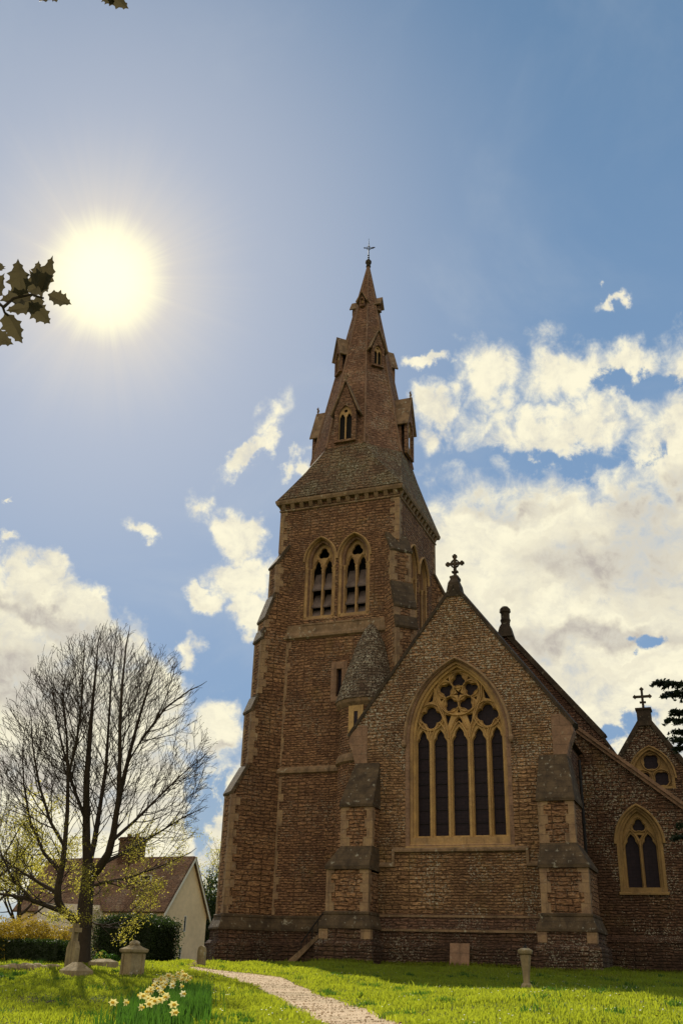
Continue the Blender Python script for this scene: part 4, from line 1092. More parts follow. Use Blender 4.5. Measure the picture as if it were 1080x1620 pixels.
# ------------------------------------------------------------------ daffodils
def daffodils():
    Z = [(153, 523), (215, 523), (378, 468), (443, 472), (450, 505), (482, 512), (493, 443), (515, 415), (442, 420), (412, 420), (457, 372), (480, 390), (527, 382),
         (492, 355), (525, 335), (545, 350), (574, 358), (570, 313), (605, 315), (628, 300), (602, 350), (662, 285), (660, 343), (673, 312), (697, 312), (722, 332), (575, 482), (605, 540), (590, 392), (668, 455), (362, 472), (622, 322), (640, 330), (585, 325), (560, 345), (508, 402), (470, 440), (428, 440), (535, 372), (497, 378), (615, 372), (650, 398), (540, 470), (520, 505), (400, 492), (430, 535), (600, 600), (330, 560), (690, 350)]
    col_ = []
    lx, ly, lh = [], [], []
    for k, (a, b) in enumerate(Z):
        px, py = 150+a/4.909, 1480+b/4.909
        far = (540-b)/260.
        g = atG(px+random.uniform(-3, 3), py+46-14*max(0, min(1, far))); D = (Vector((g.x, g.y, 0))-Vector((0, -33, 0))).length
        top = CAM+ray(px, py)*((D)/math.hypot(ray(px, py).x, ray(px, py).y))
        col_.append((g, top))
    n = 2600
    for i in range(n):
        g, top = random.choice(col_); 
        a = g.x+random.gauss(0, .22); b = g.y+random.gauss(0, .30); lx.append(a); ly.append(b); lh.append((top.z-g.z)*random.uniform(.55, .95))
    for i in range(1300):   # leafy part without flowers, right of the blooms
        g = atG(random.uniform(262, 332), random.uniform(1582, 1622)); lx.append(g.x); ly.append(g.y); lh.append(random.uniform(.2, .36))
    for i in range(900):
        g = atG(random.uniform(184, 290), random.uniform(1612, 1636)); lx.append(g.x); ly.append(g.y); lh.append(random.uniform(.2, .32))
    blades('daffodil_leaves', np.array(lx), np.array(ly), np.array(lh), np.full(len(lx), .016), 'leafdaff', .35, 'dense clump of upright strap leaves under the daffodils', 'leaves')
    proto = None
    lab = 'pale yellow daffodil nodding on a green stem in the clump by the path'
    def copy_tree(o):
        c = o.copy(); col.objects.link(c)
        for ch in o.children:
            d = ch.copy(); col.objects.link(d); d.parent = c
        return c
    def flower(mat, h, lab):
        t = thing('daffodil', lab, 'daffodil', (0, 0, 0), 'daffodils in the clump beside the path')
        MB().tube([(0, 0, -.03), (0, 0, h*.5), (.004, 0, h*.93), (.012, 0, h), (.03, 0, h-.002)], [.005, .0045, .004, .004, .006], 5).build('stem', 'leafdaff', t, uv=False)
        mb = MB(); c = Vector((.035, 0, h))
        for k in range(6):
            a = k*PI/3; d = Vector((0, math.cos(a), math.sin(a))); n = Vector((0, -math.sin(a), math.cos(a)))
            o = .004*(k % 2)
            mb.add([c+Vector((o, 0, 0)), c+d*.028+n*.017+Vector((.008+o, 0, 0)), c+d*.055+Vector((.004+o, 0, 0)), c+d*.028-n*.017+Vector((.008+o, 0, 0))], [(0, 1, 2, 3)])
        mb.build('petals', mat, t, uv=False, recalc=False)
        tr = MB(); n = 8
        tr.loft([[(x, r*math.cos(2*PI*k/n), h+r*math.sin(2*PI*k/n)) for k in range(n)] for x, r in ((.036, .009), (.05, .013), (.066, .014), (.075, .021))], True, False)
        tr.build('trumpet', 'trumpet', t, uv=False, recalc=False); return t
    H = .36
    pr = [flower('petal', H, lab), flower('petalw', H, 'creamy white daffodil standing in the clump of yellow daffodils')]
    used = [False, False]
    for k, (g, top) in enumerate(col_):
        w = 1 if k in (12, 16, 28, 29, 7, 10) else 0
        o = pr[w] if not used[w] else copy_tree(pr[w]); used[w] = True
        o.location = (top.x, top.y, gz(top.x, top.y)); s = (top.z-gz(top.x, top.y))/H
        o.scale = (1.05, 1.22, s*1.02)
        yaw = math.atan2(-33-top.y, -top.x)+random.uniform(-1.2, 1.2)
        o.rotation_euler = (0, 0, yaw)
daffodils()

# ------------------------------------------------------------------ gravestones and small stones
def rotbox(mb, c, yaw, rings):
    """rings: (z, half x, half y)"""
    ca, sa = math.cos(yaw), math.sin(yaw)
    mb.loft([[(c[0]+a*hx*ca-b*hy*sa, c[1]+a*hx*sa+b*hy*ca, c[2]+z) for a, b in ((-1, -1), (1, -1), (1, 1), (-1, 1))] for z, hx, hy in rings]); return mb
def graves():
    g = atG(208, 1545)
    t = thing('chest_tomb', 'pale stone chest tomb with moulded domed lid on the lawn by the dark hedge', 'tomb', g)
    s = .74; yaw = R(-22)
    b = rotbox(MB(), g, yaw, [(-.15, .31*s, .30*s), (.04, .31*s, .30*s), (.06, .28*s, .27*s), (.53, .285*s, .275*s), (.56, .31*s, .30*s)]); b.build('chest', 'grave', t)
    p = MB()
    for a, bb in ((-1, -1), (1, -1), (1, 1), (-1, 1)):
        ca, sa = math.cos(yaw), math.sin(yaw); cx = g.x+a*.255*s*ca-bb*.245*s*sa; cy = g.y+a*.255*s*sa+bb*.245*s*ca
        rotbox(MB(), (cx, cy, g.z), yaw, [(.05, .045, .045), (.54, .045, .045)]).build('corner_pilaster', 'grave', t)
    l = rotbox(MB(), g, yaw, [(.56, .33*s, .32*s), (.585, .37*s, .36*s), (.64, .385*s, .375*s), (.655, .37*s, .36*s), (.70, .24*s, .23*s), (.76, .13*s, .12*s)]); lo = l.build('lid', 'grave', t)
    k = MB(); n = 12; k.loft([[(g.x+r*math.cos(2*PI*i/n), g.y+r*math.sin(2*PI*i/n), g.z+z) for i in range(n)] for z, r in ((.75, .14), (.79, .15), (.83, .12), (.86, .06), (.865, .01))]); k.build('knob', 'grave', lo)
    t.scale = (.82, .82, .84)
    # cross headstone
    g = atG(112, 1532); t = thing('cross_gravestone', 'weathered grey stone cross rising from a stepped shoulder beside the tree trunk', 'gravestone', g); f = Frame((g.x, g.y, g.z), (.86, -.5, 0))
    mb = MB(); panel(mb, f, [(-.25, -.1), (.25, -.1), (.25, .45), (.16, .58), (.075, .62), (.06, 1.0), (-.06, 1.0), (-.075, .62), (-.16, .58), (-.25, .45)], [], .06, -.06); mb.build('shaft', 'grave', t)
    mb = MB(); panel(mb, f, [(-.24, .80), (.24, .80), (.24, .90), (-.24, .90)], [], .055, -.055); mb.build('arms', 'grave', t)
    # coped ledger in front of it
    g = atG(120, 1544)
    rotbox(MB(), g, R(-30), [(-.1, .42, .20), (.10, .42, .20), (.12, .40, .18), (.27, .20, .015)]).build('coped_grave_slab', 'grave', label='low ridged grave slab lying in the grass in front of the stone cross', cat='grave slab', origin=g)
    g = atG(163, 1531)
    rotbox(MB(), g, R(-35), [(-.1, .50, .20), (.12, .50, .20), (.14, .48, .18), (.20, .3, .05)]).build('flat_grave_slab', 'grave', label='flat grave slab between the tree trunk and the chest tomb', cat='grave slab', origin=g)
    g = atG(252, 1566)
    rotbox(MB(), g, R(15), [(-.1, .13, .07), (.17, .13, .07), (.185, .12, .06)]).build('small_stone_block', 'grave', label='small square stone block half hidden by the daffodil flowers', cat='stone block', origin=g)
    for k, (px, py, w, h, lab) in enumerate(((318, 1527, .13, .52, 'small rounded headstone at the foot of the cream gable by the tower base'),)):
        g = atG(px, py, -.05); f = Frame((g.x, g.y, g.z), (.95, -.3, 0)); mb = MB()
        panel(mb, f, [(-w, -.1), (w, -.1), (w, h-w)]+[(w*math.cos(a), h-w+w*math.sin(a)) for a in [PI*j/8 for j in range(1, 8)]]+[(-w, h-w)], [], .04, -.04)
        mb.build('round_headstone', 'grave', label=lab, cat='gravestone', origin=g)
    g = atG(82, 1589)
    mb = MB(); n = 10; mb.loft([[(g.x+r*(1+.2*math.sin(3*i))*math.cos(2*PI*i/n), g.y+r*.8*math.sin(2*PI*i/n), g.z+z) for i in range(n)] for z, r in ((-.03, .12), (.03, .09), (.055, .03))])
    mb.build('molehill', simple('dark_soil', (.03, .022, .012), .95, .4, 20), label='small dark molehill in the sunlit lawn', cat='molehill', origin=g)
    # pedestal
    g = atG(833, 1566); t = thing('sundial_pedestal', 'slender fluted stone pedestal standing alone on the shaded lawn', 'pedestal', g)
    PS = .78
    def oc(r, z): return [(g.x+PS*r*math.cos(PI/8+k*PI/4), g.y+PS*r*math.sin(PI/8+k*PI/4), g.z+PS*z) for k in range(8)]
    MB().loft([oc(r, z) for z, r in ((-.1, .19), (.05, .19), (.07, .16), (.12, .15), (.16, .11))]).build('base', 'grave', t)
    mb = MB(); n = 24
    mb.loft([[(g.x+PS*r*(1+(.12 if k % 3 == 0 else 0))*math.cos(2*PI*k/n), g.y+PS*r*(1+(.12 if k % 3 == 0 else 0))*math.sin(2*PI*k/n), g.z+PS*z) for k in range(n)] for z, r in ((.15, .085), (.22, .082), (.45, .095), (.70, .125), (.84, .14), (.87, .11))])
    mb.build('shaft', 'grave', t)
    MB().loft([oc(r, z) for z, r in ((.86, .12), (.89, .19), (.95, .21), (.98, .21), (1.0, .17), (1.03, .12))]).build('top', 'grave', t)
    mb = MB(); zt = g.z+PS*1.02; mb.hexa([(g.x-.04, g.y-.008, zt), (g.x+.04, g.y-.008, zt), (g.x+.04, g.y+.008, zt), (g.x-.04, g.y+.008, zt), (g.x-.04, g.y-.008, zt+.03), (g.x+.02, g.y-.008, zt+.10), (g.x+.02, g.y+.008, zt+.10), (g.x-.04, g.y+.008, zt+.03)]); mb.build('gnomon', 'iron', t)
    # slab leaning against the chancel plinth
    a = atY(710, 1530, -.5); b = atY(741, 1530, -.5)
    mb = MB(); mb.hexa([(a.x, -.50, -.2), (b.x, -.50, -.2), (b.x, -.40, -.2), (a.x, -.40, -.2), (a.x, -.345, .60), (b.x, -.345, .60), (b.x, -.285, .60), (a.x, -.285, .60)])
    mb.build('leaning_stone_slab', 'brown', label='plain brown stone slab leaning against the foot of the chancel wall', cat='stone slab', origin=(a.x, -.5, gz(a.x, -.5)))
    # steps parapet and railing in the corner between tower and chancel
    t = thing('stair_parapet', 'sloping stone parapet of the cellar steps between tower and chancel buttress', 'parapet', (-14, .6, -.1))
    p0 = atY(455, 1531, .4); p1 = atY(508, 1478, .4); zb = gz(p0.x, .4)
    wl = MB(); wl.loft([[(p0.x, y, zb-.2), (p1.x+.4, y, zb-.2), (p1.x+.4, y, p1.z-.05), (p1.x, y, p1.z-.05), (p0.x+.05, y, zb+.06)] for y in (.4, .75)]); wl.build('parapet_wall', 'plinth', t)
    cp = MB(); cp.loft([[(p0.x-.05, y, zb-.03), (p0.x-.05, y, zb+.12), (p1.x-.02, y, p1.z+.05), (p1.x+.4, y, p1.z+.05), (p1.x+.4, y, p1.z-.04), (p1.x+.03, y, p1.z-.04), (p0.x+.12, y, zb-.03)] for y in (.34, .81)]); cp.build('coping', 'string', t)
    st = MB(); n = 7
    for k in range(n):
        xx = p0.x+(p1.x-p0.x)*k/n; st.box(xx, p1.x+.4, .76, 1.5, zb-.2, zb+(p1.z-zb)*(k+1)/n-.08)
    st.build('steps', 'plinth', t)
    t = thing('handrail', 'thin black iron handrail rising beside the sloping stone parapet', 'handrail', (p0.x, .9, zb))
    r = MB(); h0 = Vector((p0.x+.25, .9, zb+.75)); h1 = Vector((p1.x-.15, .9, p1.z+.72)); h2 = Vector((p1.x+.5, .9, p1.z+.80))
    r.tube([h0, h1, h2], .022, 6).build('rail', 'iron', t)
    for k in range(5):
        q = h0.lerp(h1, k/4); MB().tube([(q.x, .9, zb+(p1.z-zb)*min(1, max(0, (q.x-p0.x)/(p1.x-p0.x)))-.1), q], .016, 6).build('post', 'iron', t)
    MB().tube([(h2.x-.1, .9, p1.z-.1), (h2.x-.1, .9, h2.z)], .016, 6).build('post', 'iron', t)
graves()

# ------------------------------------------------------------------ trees
class Tree:
    def __init__(s): s.w = MB(); s.t = MB(); s.tips = []
    def poly(s, pts, r0, r1, n=7): s.w.tube(pts, [r0+(r1-r0)*k/(len(pts)-1) for k in range(len(pts))], n, False)
def inside(p, C, rad): return ((p.x-C.x)/rad[0])**2+((p.y-C.y)/rad[1])**2+((p.z-C.z)/rad[2])**2
def branch(T, p, d, L, r, lev, C, rad, rnd, up=.10, step=.22, dens=1., maxlev=3):
    n = max(3, int(L/step)); pts = [p]; q = p.copy(); dd = d.normalized(); pos = []
    for k in range(n):
        dd = (dd+Vector((rnd.gauss(0, .10), rnd.gauss(0, .10), rnd.gauss(0, .08)+up*(.5 if dd.z > .75 else 1.)))).normalized()
        q = q+dd*(L/n); pts.append(q.copy()); pos.append((q.copy(), dd.copy(), k/n))
        if inside(q, C, rad) > 1.02+rnd.random()*.12: break
    m = len(pts)
    (T.w if r > .012 else T.t).tube(pts, [max(.005, r*(1-.8*k/(m-1))) for k in range(m)], 6 if r > .03 else (4 if r > .01 else 3), False)
    T.tips.append((pts[-1], dd, lev))
    if lev >= maxlev: 
        for k in range(1, m, 2): T.tips.append((pts[k], dd, lev+1))
        return
    for (q, dr, t) in pos:
        if t < .12: continue
        for _ in range(2 if rnd.random() < dens*.55 else 1):
            if rnd.random() > dens: continue
            ax = Vector((rnd.gauss(0, 1), rnd.gauss(0, 1), rnd.gauss(0, 1)))
            side = (ax-dr*ax.dot(dr)).normalized(); an = R(rnd.uniform(25, 52))
            nd = dr*math.cos(an)+side*math.sin(an)
            out = (q-C); out.z *= .6; out = out.normalized() if out.length > .3 else Vector((0, 0, 1)); nd = (nd+out*.22).normalized()
            branch(T, q, nd, L*(.50 if lev else .42)*rnd.uniform(.6, 1.15)*(1-.45*t), r*.48*(1-.5*t), lev+1, C, rad, rnd, up, step*.8, dens*.88, maxlev)
def leaf_quads(mb, tips, n, spread, size, rnd):
    for _ in range(n):
        p, d, l = rnd.choice(tips); c = p+Vector((rnd.gauss(0, spread), rnd.gauss(0, spread), rnd.gauss(0, spread)))
        a = Vector((rnd.gauss(0, 1), rnd.gauss(0, 1), rnd.gauss(0, 1))).normalized(); b = a.cross(Vector((rnd.gauss(0, 1), rnd.gauss(0, 1), rnd.gauss(0, 1)))).normalized(); s = size*rnd.uniform(.6, 1.3)
        mb.add([c-a*s, c+b*s*.45, c+a*s, c-b*s*.45], [(0, 1, 2, 3)])
def main_tree():
    rnd = random.Random(5); D0 = 28.6
    base = atG(128, 1526)
    t = thing('bare_tree', 'large spreading tree, almost leafless, with forked dark trunk, standing beside the chest tomb', 'tree', base)
    T = Tree(); C = atD(156, 1240, D0+.3); rad = (2.95, 2.9, 4.2)
    def pt(a): return atD(a[0], a[1], D0+(a[2] if len(a) > 2 else 0))
    def limb(a, r0, r1, n=8): T.poly([pt(q) for q in a], r0, r1, n); return [pt(q) for q in a]
    trunk = MB(); tp = [(128, 1532), (129, 1522), (131, 1495), (133, 1460), (136, 1425), (140, 1385), (141, 1365)]
    trunk.tube([pt(q) for q in tp], [.30, .245, .215, .215, .20, .17, .15], 14, False); trunk.build('trunk', 'bark', t, smooth=True, uv=False)
    limbs = [
        ([(128, 1462), (114, 1450, -.1), (99, 1440, -.3), (92, 1424, -.5), (92, 1402, -.6), (99, 1370, -.6), (103, 1335, -.6), (107, 1285, -.5), (108, 1225, -.4), (106, 1165, -.2), (100, 1110, 0)], .15, .02),
        ([(100, 1442, -.3), (72, 1432, -.8), (40, 1420, -1.1), (5, 1415, -1.2), (-35, 1405, -1.2)], .075, .02),
        ([(97, 1380, -.6), (70, 1350, -.4), (48, 1300, .2), (38, 1240, .6), (36, 1190, .6)], .06, .015),
        ([(139, 1375), (137, 1330, -.1), (137, 1280, -.2), (137, 1235, -.2), (142, 1175, -.1), (146, 1120, 0), (152, 1060, .1), (156, 1015, .1)], .145, .015),
        ([(137, 1300, -.2), (118, 1250, .5), (104, 1200, 1.), (92, 1150, 1.2), (86, 1105, 1.2)], .06, .012),
        ([(140, 1372), (150, 1330, .6), (158, 1280, 1.), (168, 1215, 1.2), (172, 1150, 1.2), (176, 1080, 1.1), (184, 1020, 1.)], .10, .013),
        ([(142, 1392), (158, 1372, -.3), (172, 1350, -.6), (180, 1318, -.8), (184, 1288, -.8), (194, 1240, -.8), (207, 1185, -.7), (222, 1130, -.5), (238, 1080, -.3), (250, 1045, -.2)], .14, .014),
        ([(181, 1310, -.8), (188, 1262, -1.1), (190, 1200, -1.2), (190, 1140, -1.1), (194, 1080, -.9), (200, 1020, -.8), (204, 1000, -.7)], .085, .012),
        ([(200, 1210, -.8), (228, 1165, -1.0), (262, 1120, -.9), (300, 1092, -.7), (318, 1084, -.6)], .05, .012),
        ([(178, 1330, -.7), (212, 1300, -.2), (250, 1262, .3), (285, 1228, .5), (312, 1205, .5)], .055, .012),
        ([(160, 1368, -.3), (205, 1345, .6), (250, 1318, 1.), (292, 1292, 1.1), (318, 1280, 1.)], .05, .012),
        ([(138, 1405), (165, 1396, -.8), (205, 1388, -1.3), (250, 1372, -1.5), (300, 1350, -1.4)], .055, .012),
        ([(131, 1450), (152, 1462, -.6), (175, 1464, -1.0), (200, 1455, -1.3)], .03, .01),
        ([(103, 1340, -.6), (80, 1300, -1.0), (62, 1240, -1.2), (52, 1180, -1.0), (50, 1140, -.8)], .055, .012),
        ([(108, 1230, -.4), (122, 1170, -.9), (130, 1110, -1.0), (132, 1055, -.9), (134, 1025, -.8)], .045, .012),
        ([(95, 1415, -.5), (60, 1395, -.2), (20, 1370, .2), (-15, 1340, .4)], .06, .015),
        ([(48, 1420, -1.1), (20, 1390, -1.3), (0, 1345, -1.3), (-8, 1300, -1.1)], .045, .012),
    ]
    for a, r0, r1 in limbs:
        P = limb(a, r0*.92, r1*.8)
        for k in range(len(P)-1):
            seg = P[k+1]-P[k]; dr = seg.normalized(); m = max(1, int(seg.length/.12))
            for j in range(m):
                tt = (k+j/m)/(len(P)-1)
                if tt < .16: continue
                q = P[k]+seg*(j/m); ax = Vector((rnd.gauss(0, 1), rnd.gauss(0, 1), rnd.gauss(0, .8)))
                side = (ax-dr*ax.dot(dr)).normalized(); an = R(rnd.uniform(28, 55)); nd = dr*math.cos(an)+side*math.sin(an)
                out = q-C; out.z *= .5; nd = (nd+out.normalized()*.3).normalized()
                branch(T, q, nd, rnd.uniform(.8, 2.3), .017*(1.25-tt), 1, C, rad, rnd, .10, .19, .80, 3)
        branch(T, P[-1], (P[-1]-P[-2]), .9, r1, 1, C, rad, rnd, .08, .2, .8, 3)
    T.w.build('limbs', 'bark', t, smooth=True, uv=False, recalc=False)
    T.t.build('twigs', 'twig', t, uv=False, recalc=False)
    lowt = [a for a in T.tips if a[0].z < 3.3]; hi = [a for a in T.tips if a[0].z >= 2.8]
    right = [a for a in lowt if a[0].x > base.x-.2]
    mb = MB(); leaf_quads(mb, lowt, 6500, .06, .024, rnd); leaf_quads(mb, [a for a in right if a[0].z < 2.4] or lowt, 3000, .08, .028, rnd); mb.build('leaves', 'springleaf', t, uv=False, recalc=False)
    mb = MB(); leaf_quads(mb, hi, 9000, .035, .016, rnd); mb.build('buds', 'twig', t, uv=False, recalc=False)
main_tree()

def small_tree(name, label, base, h, wid, seed, leaf=None, nleaf=2000, lsize=.06, group=None, r=.12, dens=.75):
    rnd = random.Random(seed); t = thing(name, label, 'tree', base, group)
    T = Tree(); C = base+Vector((0, 0, h*.58)); rad = (wid/2, wid/2, h*.47)
    tr = MB(); top = base+Vector((rnd.uniform(-.3, .3), 0, h*.42)); tr.tube([base-Vector((0, 0, .2)), base.lerp(top, .5)+Vector((.08, 0, 0)), top], [r, r*.8, r*.6], 8, False); tr.build('trunk', 'bark', t, uv=False)
    for k in range(9):
        a = k*2*PI/9+rnd.random(); e = rnd.uniform(.5, 1.6); d = Vector((math.cos(a), math.sin(a), e))
        q = base.lerp(top, rnd.uniform(.45, 1.)); branch(T, q, d, h*.5, r*.45, 0, C, rad, rnd, .07, .45, dens, 2)
    T.w.add(T.t.v, []); 
    b = len(T.w.v)-len(T.t.v); T.w.f += [tuple(i+b for i in f) for f in T.t.f]
    T.w.build('crown', 'bark', t, uv=False, recalc=False)
    if leaf:
        mb = MB(); leaf_quads(mb, T.tips, nleaf, wid*.03, lsize, rnd); mb.build('foliage', leaf, t, uv=False, recalc=False)
def shrub(name, label, cat, base, rx, ry, h, mat, n, size, seed, group=None, boxy=1., lumps=9):
    rnd = random.Random(seed); t = thing(name, label, cat, base, group); mb = MB()
    L = [(Vector((rnd.uniform(-.75, .75)*rx, rnd.uniform(-.75, .75)*ry, rnd.uniform(.25, .78)*h)), rnd.uniform(.22, .45)) for _ in range(lumps)]
    for i in range(n):
        if boxy < 1:
            u = [rnd.uniform(-1, 1) for _ in range(3)]; k = rnd.randrange(3); u[k] = rnd.choice((-1, 1)) if k < 2 else 1
            s = 1+rnd.gauss(0, .05)
            c = Vector((u[0]*rx*s, u[1]*ry*s, (u[2]*.5+.5)*h*s))
            c.z -= .12*h*(abs(u[0])**4)
        else:
            lc, lr = rnd.choice(L); v = Vector((rnd.gauss(0, 1), rnd.gauss(0, 1), rnd.gauss(0, 1))).normalized()*rnd.uniform(.7, 1.08)
            c = lc+Vector((v.x*rx*lr*1.25, v.y*ry*lr*1.25, v.z*h*lr)); c.z = max(.02, c.z)
        c = base+c
        a = Vector((rnd.gauss(0, 1), rnd.gauss(0, 1), rnd.gauss(0, 1))).normalized(); b = a.cross(Vector((rnd.gauss(0, 1), rnd.gauss(0, 1), rnd.gauss(0, 1)))).normalized(); s = size*rnd.uniform(.6, 1.4)
        mb.add([c-a*s, c+b*s*.5, c+a*s, c-b*s*.5], [(0, 1, 2, 3)])
    mb.build('foliage', mat, t, uv=False, recalc=False)
    st = MB()
    if boxy < 1: st.box(base.x-rx*.88, base.x+rx*.88, base.y-ry*.88, base.y+ry*.88, base.z-.1, base.z+h*.9)
    else:
        for lc, lr in L: st.tube([base+Vector((lc.x*.2, lc.y*.2, -.1)), base+Vector((lc.x*.6, lc.y*.6, lc.z*.5)), base+lc], [.03, .02, .01], 5)
    st.build('stems', 'hedge' if boxy < 1 else 'bark', t, uv=False)
def low_at(px, D):
    p = atD(px, 1525, D); return Vector((p.x, p.y, gz(p.x, p.y)))
shrub('box_hedge', 'dark clipped evergreen hedge in front of the cream house', 'hedge', low_at(212, 38), 1.18, .9, 1.52, 'hedge', 26000, .035, 3, boxy=.5)
shrub('small_bush', 'low bright green bush between trunk and hedge', 'bush', low_at(176, 36), .45, .4, .45, 'leafdaff', 2500, .03, 8)
shrub('forsythia_bush', 'lower golden yellow flowering bush behind the edging stones, nearer the bare tree', 'bush', low_at(60, 31), 1.05, .9, .92, 'forsy', 9000, .032, 4, lumps=14)
shrub('forsythia_bush', 'taller golden yellow flowering bush farther from the bare tree trunk', 'bush', low_at(5, 30.5), 1.2, 1., 1.12, 'forsy', 11000, .032, 5, lumps=14)
shrub('evergreen_hedge', 'dark green hedge under the yellow flowering bushes', 'hedge', low_at(38, 29.5), 1.4, .35, .50, 'hedge', 9000, .03, 6, boxy=.5)
small_tree('leafing_tree', 'slender tree with pale green spring leaves between forsythia bushes and cottage', low_at(22, 44), 5.6, 5.4, 21, 'springleaf', 6500, .05)
small_tree('leafing_tree', 'shorter twiggy tree with thin spring leaves beyond the forsythia bushes', low_at(-45, 40), 6.4, 5.5, 22, 'springleaf', 5000, .05)
small_tree('bare_garden_tree', 'bare twiggy tree just behind the gable end of the cream cottage', low_at(325, 96), 12.5, 7.5, 23, 'springleaf', 2500, .09, r=.2)
small_tree('bare_garden_tree', 'taller bare tree farther back behind the cottage, partly hidden by the tower', low_at(352, 110), 13.5, 9, 24, 'springleaf', 2500, .09, r=.22)
shrub('dark_conifer', 'dark green conifer in the gap between house and tower', 'tree', low_at(345, 84), 2.3, 2.2, 6.6, 'hedge', 14000, .11, 25, lumps=16)

# ------------------------------------------------------------------ cottage
def cottage():
    def H(px, py, D): return atD(px, py, D)
    P1 = H(260, 1438, 76); P2 = H(327, 1447, 80); Rg = H(305, 1357, 78.5)
    zb = -.6; ze1, ze2, zr = P1.z, P2.z, Rg.z
    t = thing('cottage', 'cream rendered cottage with dark tiled roof and square chimney behind the churchyard', 'house', (P1.x, P1.y, zb))
    a = Vector((P1.x, P1.y)); b = Vector((P2.x, P2.y)); r = Vector((Rg.x, Rg.y)); ax = (b-a).normalized(); nrm = Vector((ax.y, -ax.x))
    r = a+ax*(r-a).dot(ax)
    ang = R(-2); ld = Vector((-math.cos(ang), -math.sin(ang))); Ln = 13.0
    def w(base, s, z): q = base+ld*s; return (q.x, q.y, z)
    mb = MB(); mb.loft([[w(a, s, zb), w(b, s, zb), w(b, s, ze2-.1), w(r, s, zr-.14), w(a, s, ze1-.1)] for s in (0, Ln)]); mb.build('wall', 'render', t)
    def slab(e, ze, over, name):
        d = (Vector((e.x, e.y, ze))-Vector((r.x, r.y, zr))); u = d.normalized(); e3 = Vector((e.x, e.y, ze))+u*over
        n = u.cross(Vector((ld.x, ld.y, 0))); n = n if n.z > 0 else -n; n.normalize()
        m = MB(); L = []
        for s in (-.22, Ln+.22):
            o = Vector((ld.x*s, ld.y*s, 0)); R3 = Vector((r.x, r.y, zr))
            L.append([e3+o, R3+o, R3+o+n*.16, e3+o+n*.16])
        m.loft(L); return m.build(name, 'cottage_roof', t)
    rf = slab(a, ze1, .35, 'roof'); slab(b, ze2, .35, 'roof')
    # barge boards
    for e, ze in ((a, ze1), (b, ze2)):
        m = MB(); R3 = Vector((r.x, r.y, zr)); E3 = Vector((e.x, e.y, ze)); u = (E3-R3).normalized(); E3 = E3+u*.4; o = Vector((-ld.x*.26, -ld.y*.26, 0)); o2 = Vector((-ld.x*.21, -ld.y*.21, 0))
        m.loft([[q+o, q+o2, q+o2-Vector((0, 0, .22)), q+o-Vector((0, 0, .22))] for q in (E3, R3)]); m.build('barge_board', 'white', t)
    c = H(171, 1350, 79); q0 = r+ld*((Vector((c.x, c.y))-r).dot(ld)); m = MB(); topz = H(199, 1318, 79).z
    hw = .88
    m.loft([[(q0.x+sx*k, q0.y+sy*k*.6, z) for sx, sy in ((-1, -1), (1, -1), (1, 1), (-1, 1))] for z, k in ((zr-1., hw), (topz-.25, hw), (topz-.25, hw+.1), (topz-.08, hw+.1), (topz-.08, hw), (topz, hw))])
    ch = m.build('chimney', 'nave', t)
    for sx in (-.4, .4):
        m = MB(); m.tube([(q0.x+sx, q0.y, topz-.02), (q0.x+sx, q0.y, topz+.3)], [.16, .13], 8); m.build('chimney_pot', 'brown', ch)
    # windows in the gable wall
    G = Frame((0, 0, 0), (ax.x, ax.y, 0))
    def win(px0, px1, py0, py1, wall='g'):
        if wall == 'g':
            def hit(px, py):
                d = ray(px, py); n3 = Vector((nrm.x, nrm.y, 0)); A = Vector((a.x, a.y, 0)); tt = (A-CAM).dot(n3)/d.dot(n3); return CAM+d*tt
        else:
            n2 = Vector((-ld.y, ld.x)); 
            def hit(px, py):
                d = ray(px, py); n3 = Vector((n2.x, n2.y, 0)); A = Vector((a.x, a.y, 0)); tt = (A-CAM).dot(n3)/d.dot(n3); return CAM+d*tt
        p, q = hit(px0, py1), hit(px1, py0); U = Vector((q.x-p.x, q.y-p.y, 0)); L = U.length; f = Frame((p.x, p.y, 0), U)
        m = MB(); panel(m, f, [(0, p.z), (L, p.z), (L, q.z), (0, q.z)], [[(.05, p.z+.05), (L-.05, p.z+.05), (L-.05, q.z-.05), (.05, q.z-.05)]], .04, -.08); o = m.build('window', 'white', t)
        m = MB(); panel(m, f, [(.04, p.z+.04), (L-.04, p.z+.04), (L-.04, q.z-.04), (.04, q.z-.04)], [], .015, -.05); m.build('pane', 'glass', o)
    win(289, 295, 1449, 1474); win(281, 287, 1498, 1521)
    win(238, 249, 1446, 1462, 'f')
    win(222, 240, 1384, 1394, 'f')
    # low wing in front with dark veranda band
    A = H(62, 1476, 62); B = H(150, 1476, 62); zt = A.z; f = Frame((A.x, A.y, 0), (B.x-A.x, B.y-A.y, 0)); L = (Vector((B.x, B.y))-Vector((A.x, A.y))).length
    m = MB(); panel(m, f, [(0, -.6), (L, -.6), (L, zt+.1), (.2, zt+.1)], [[(.35, .28), (L-.3, .28), (L-.3, zt-.18), (.35, zt-.18)]], 0, -.25); m.build('wing_wall', 'render', t)
    m = MB(); m.loft([[f.p(u, z, w_) for u, z, w_ in ((s, zt+.0, .25), (s, zt+.1, .25), (s, zt+1.75, -3.2), (s, zt+1.6, -3.2))] for s in (-.3, L+.2)]); m.build('wing_roof', 'grave', t)
    m = MB(); panel(m, f, [(.2, .1), (L, .1), (L, zt), (.2, zt)], [], -.8, -.9); m.build('veranda_back', 'dark', t)
    for u in (.9, 1.8, 2.7): 
        m = MB(); m.loft([[f.p(u+a_, z, w_) for a_, w_ in ((-.06, -.02), (.06, -.02), (.06, -.14), (-.06, -.14))] for z in (.28, zt-.18)]); m.build('veranda_post', 'white', t)
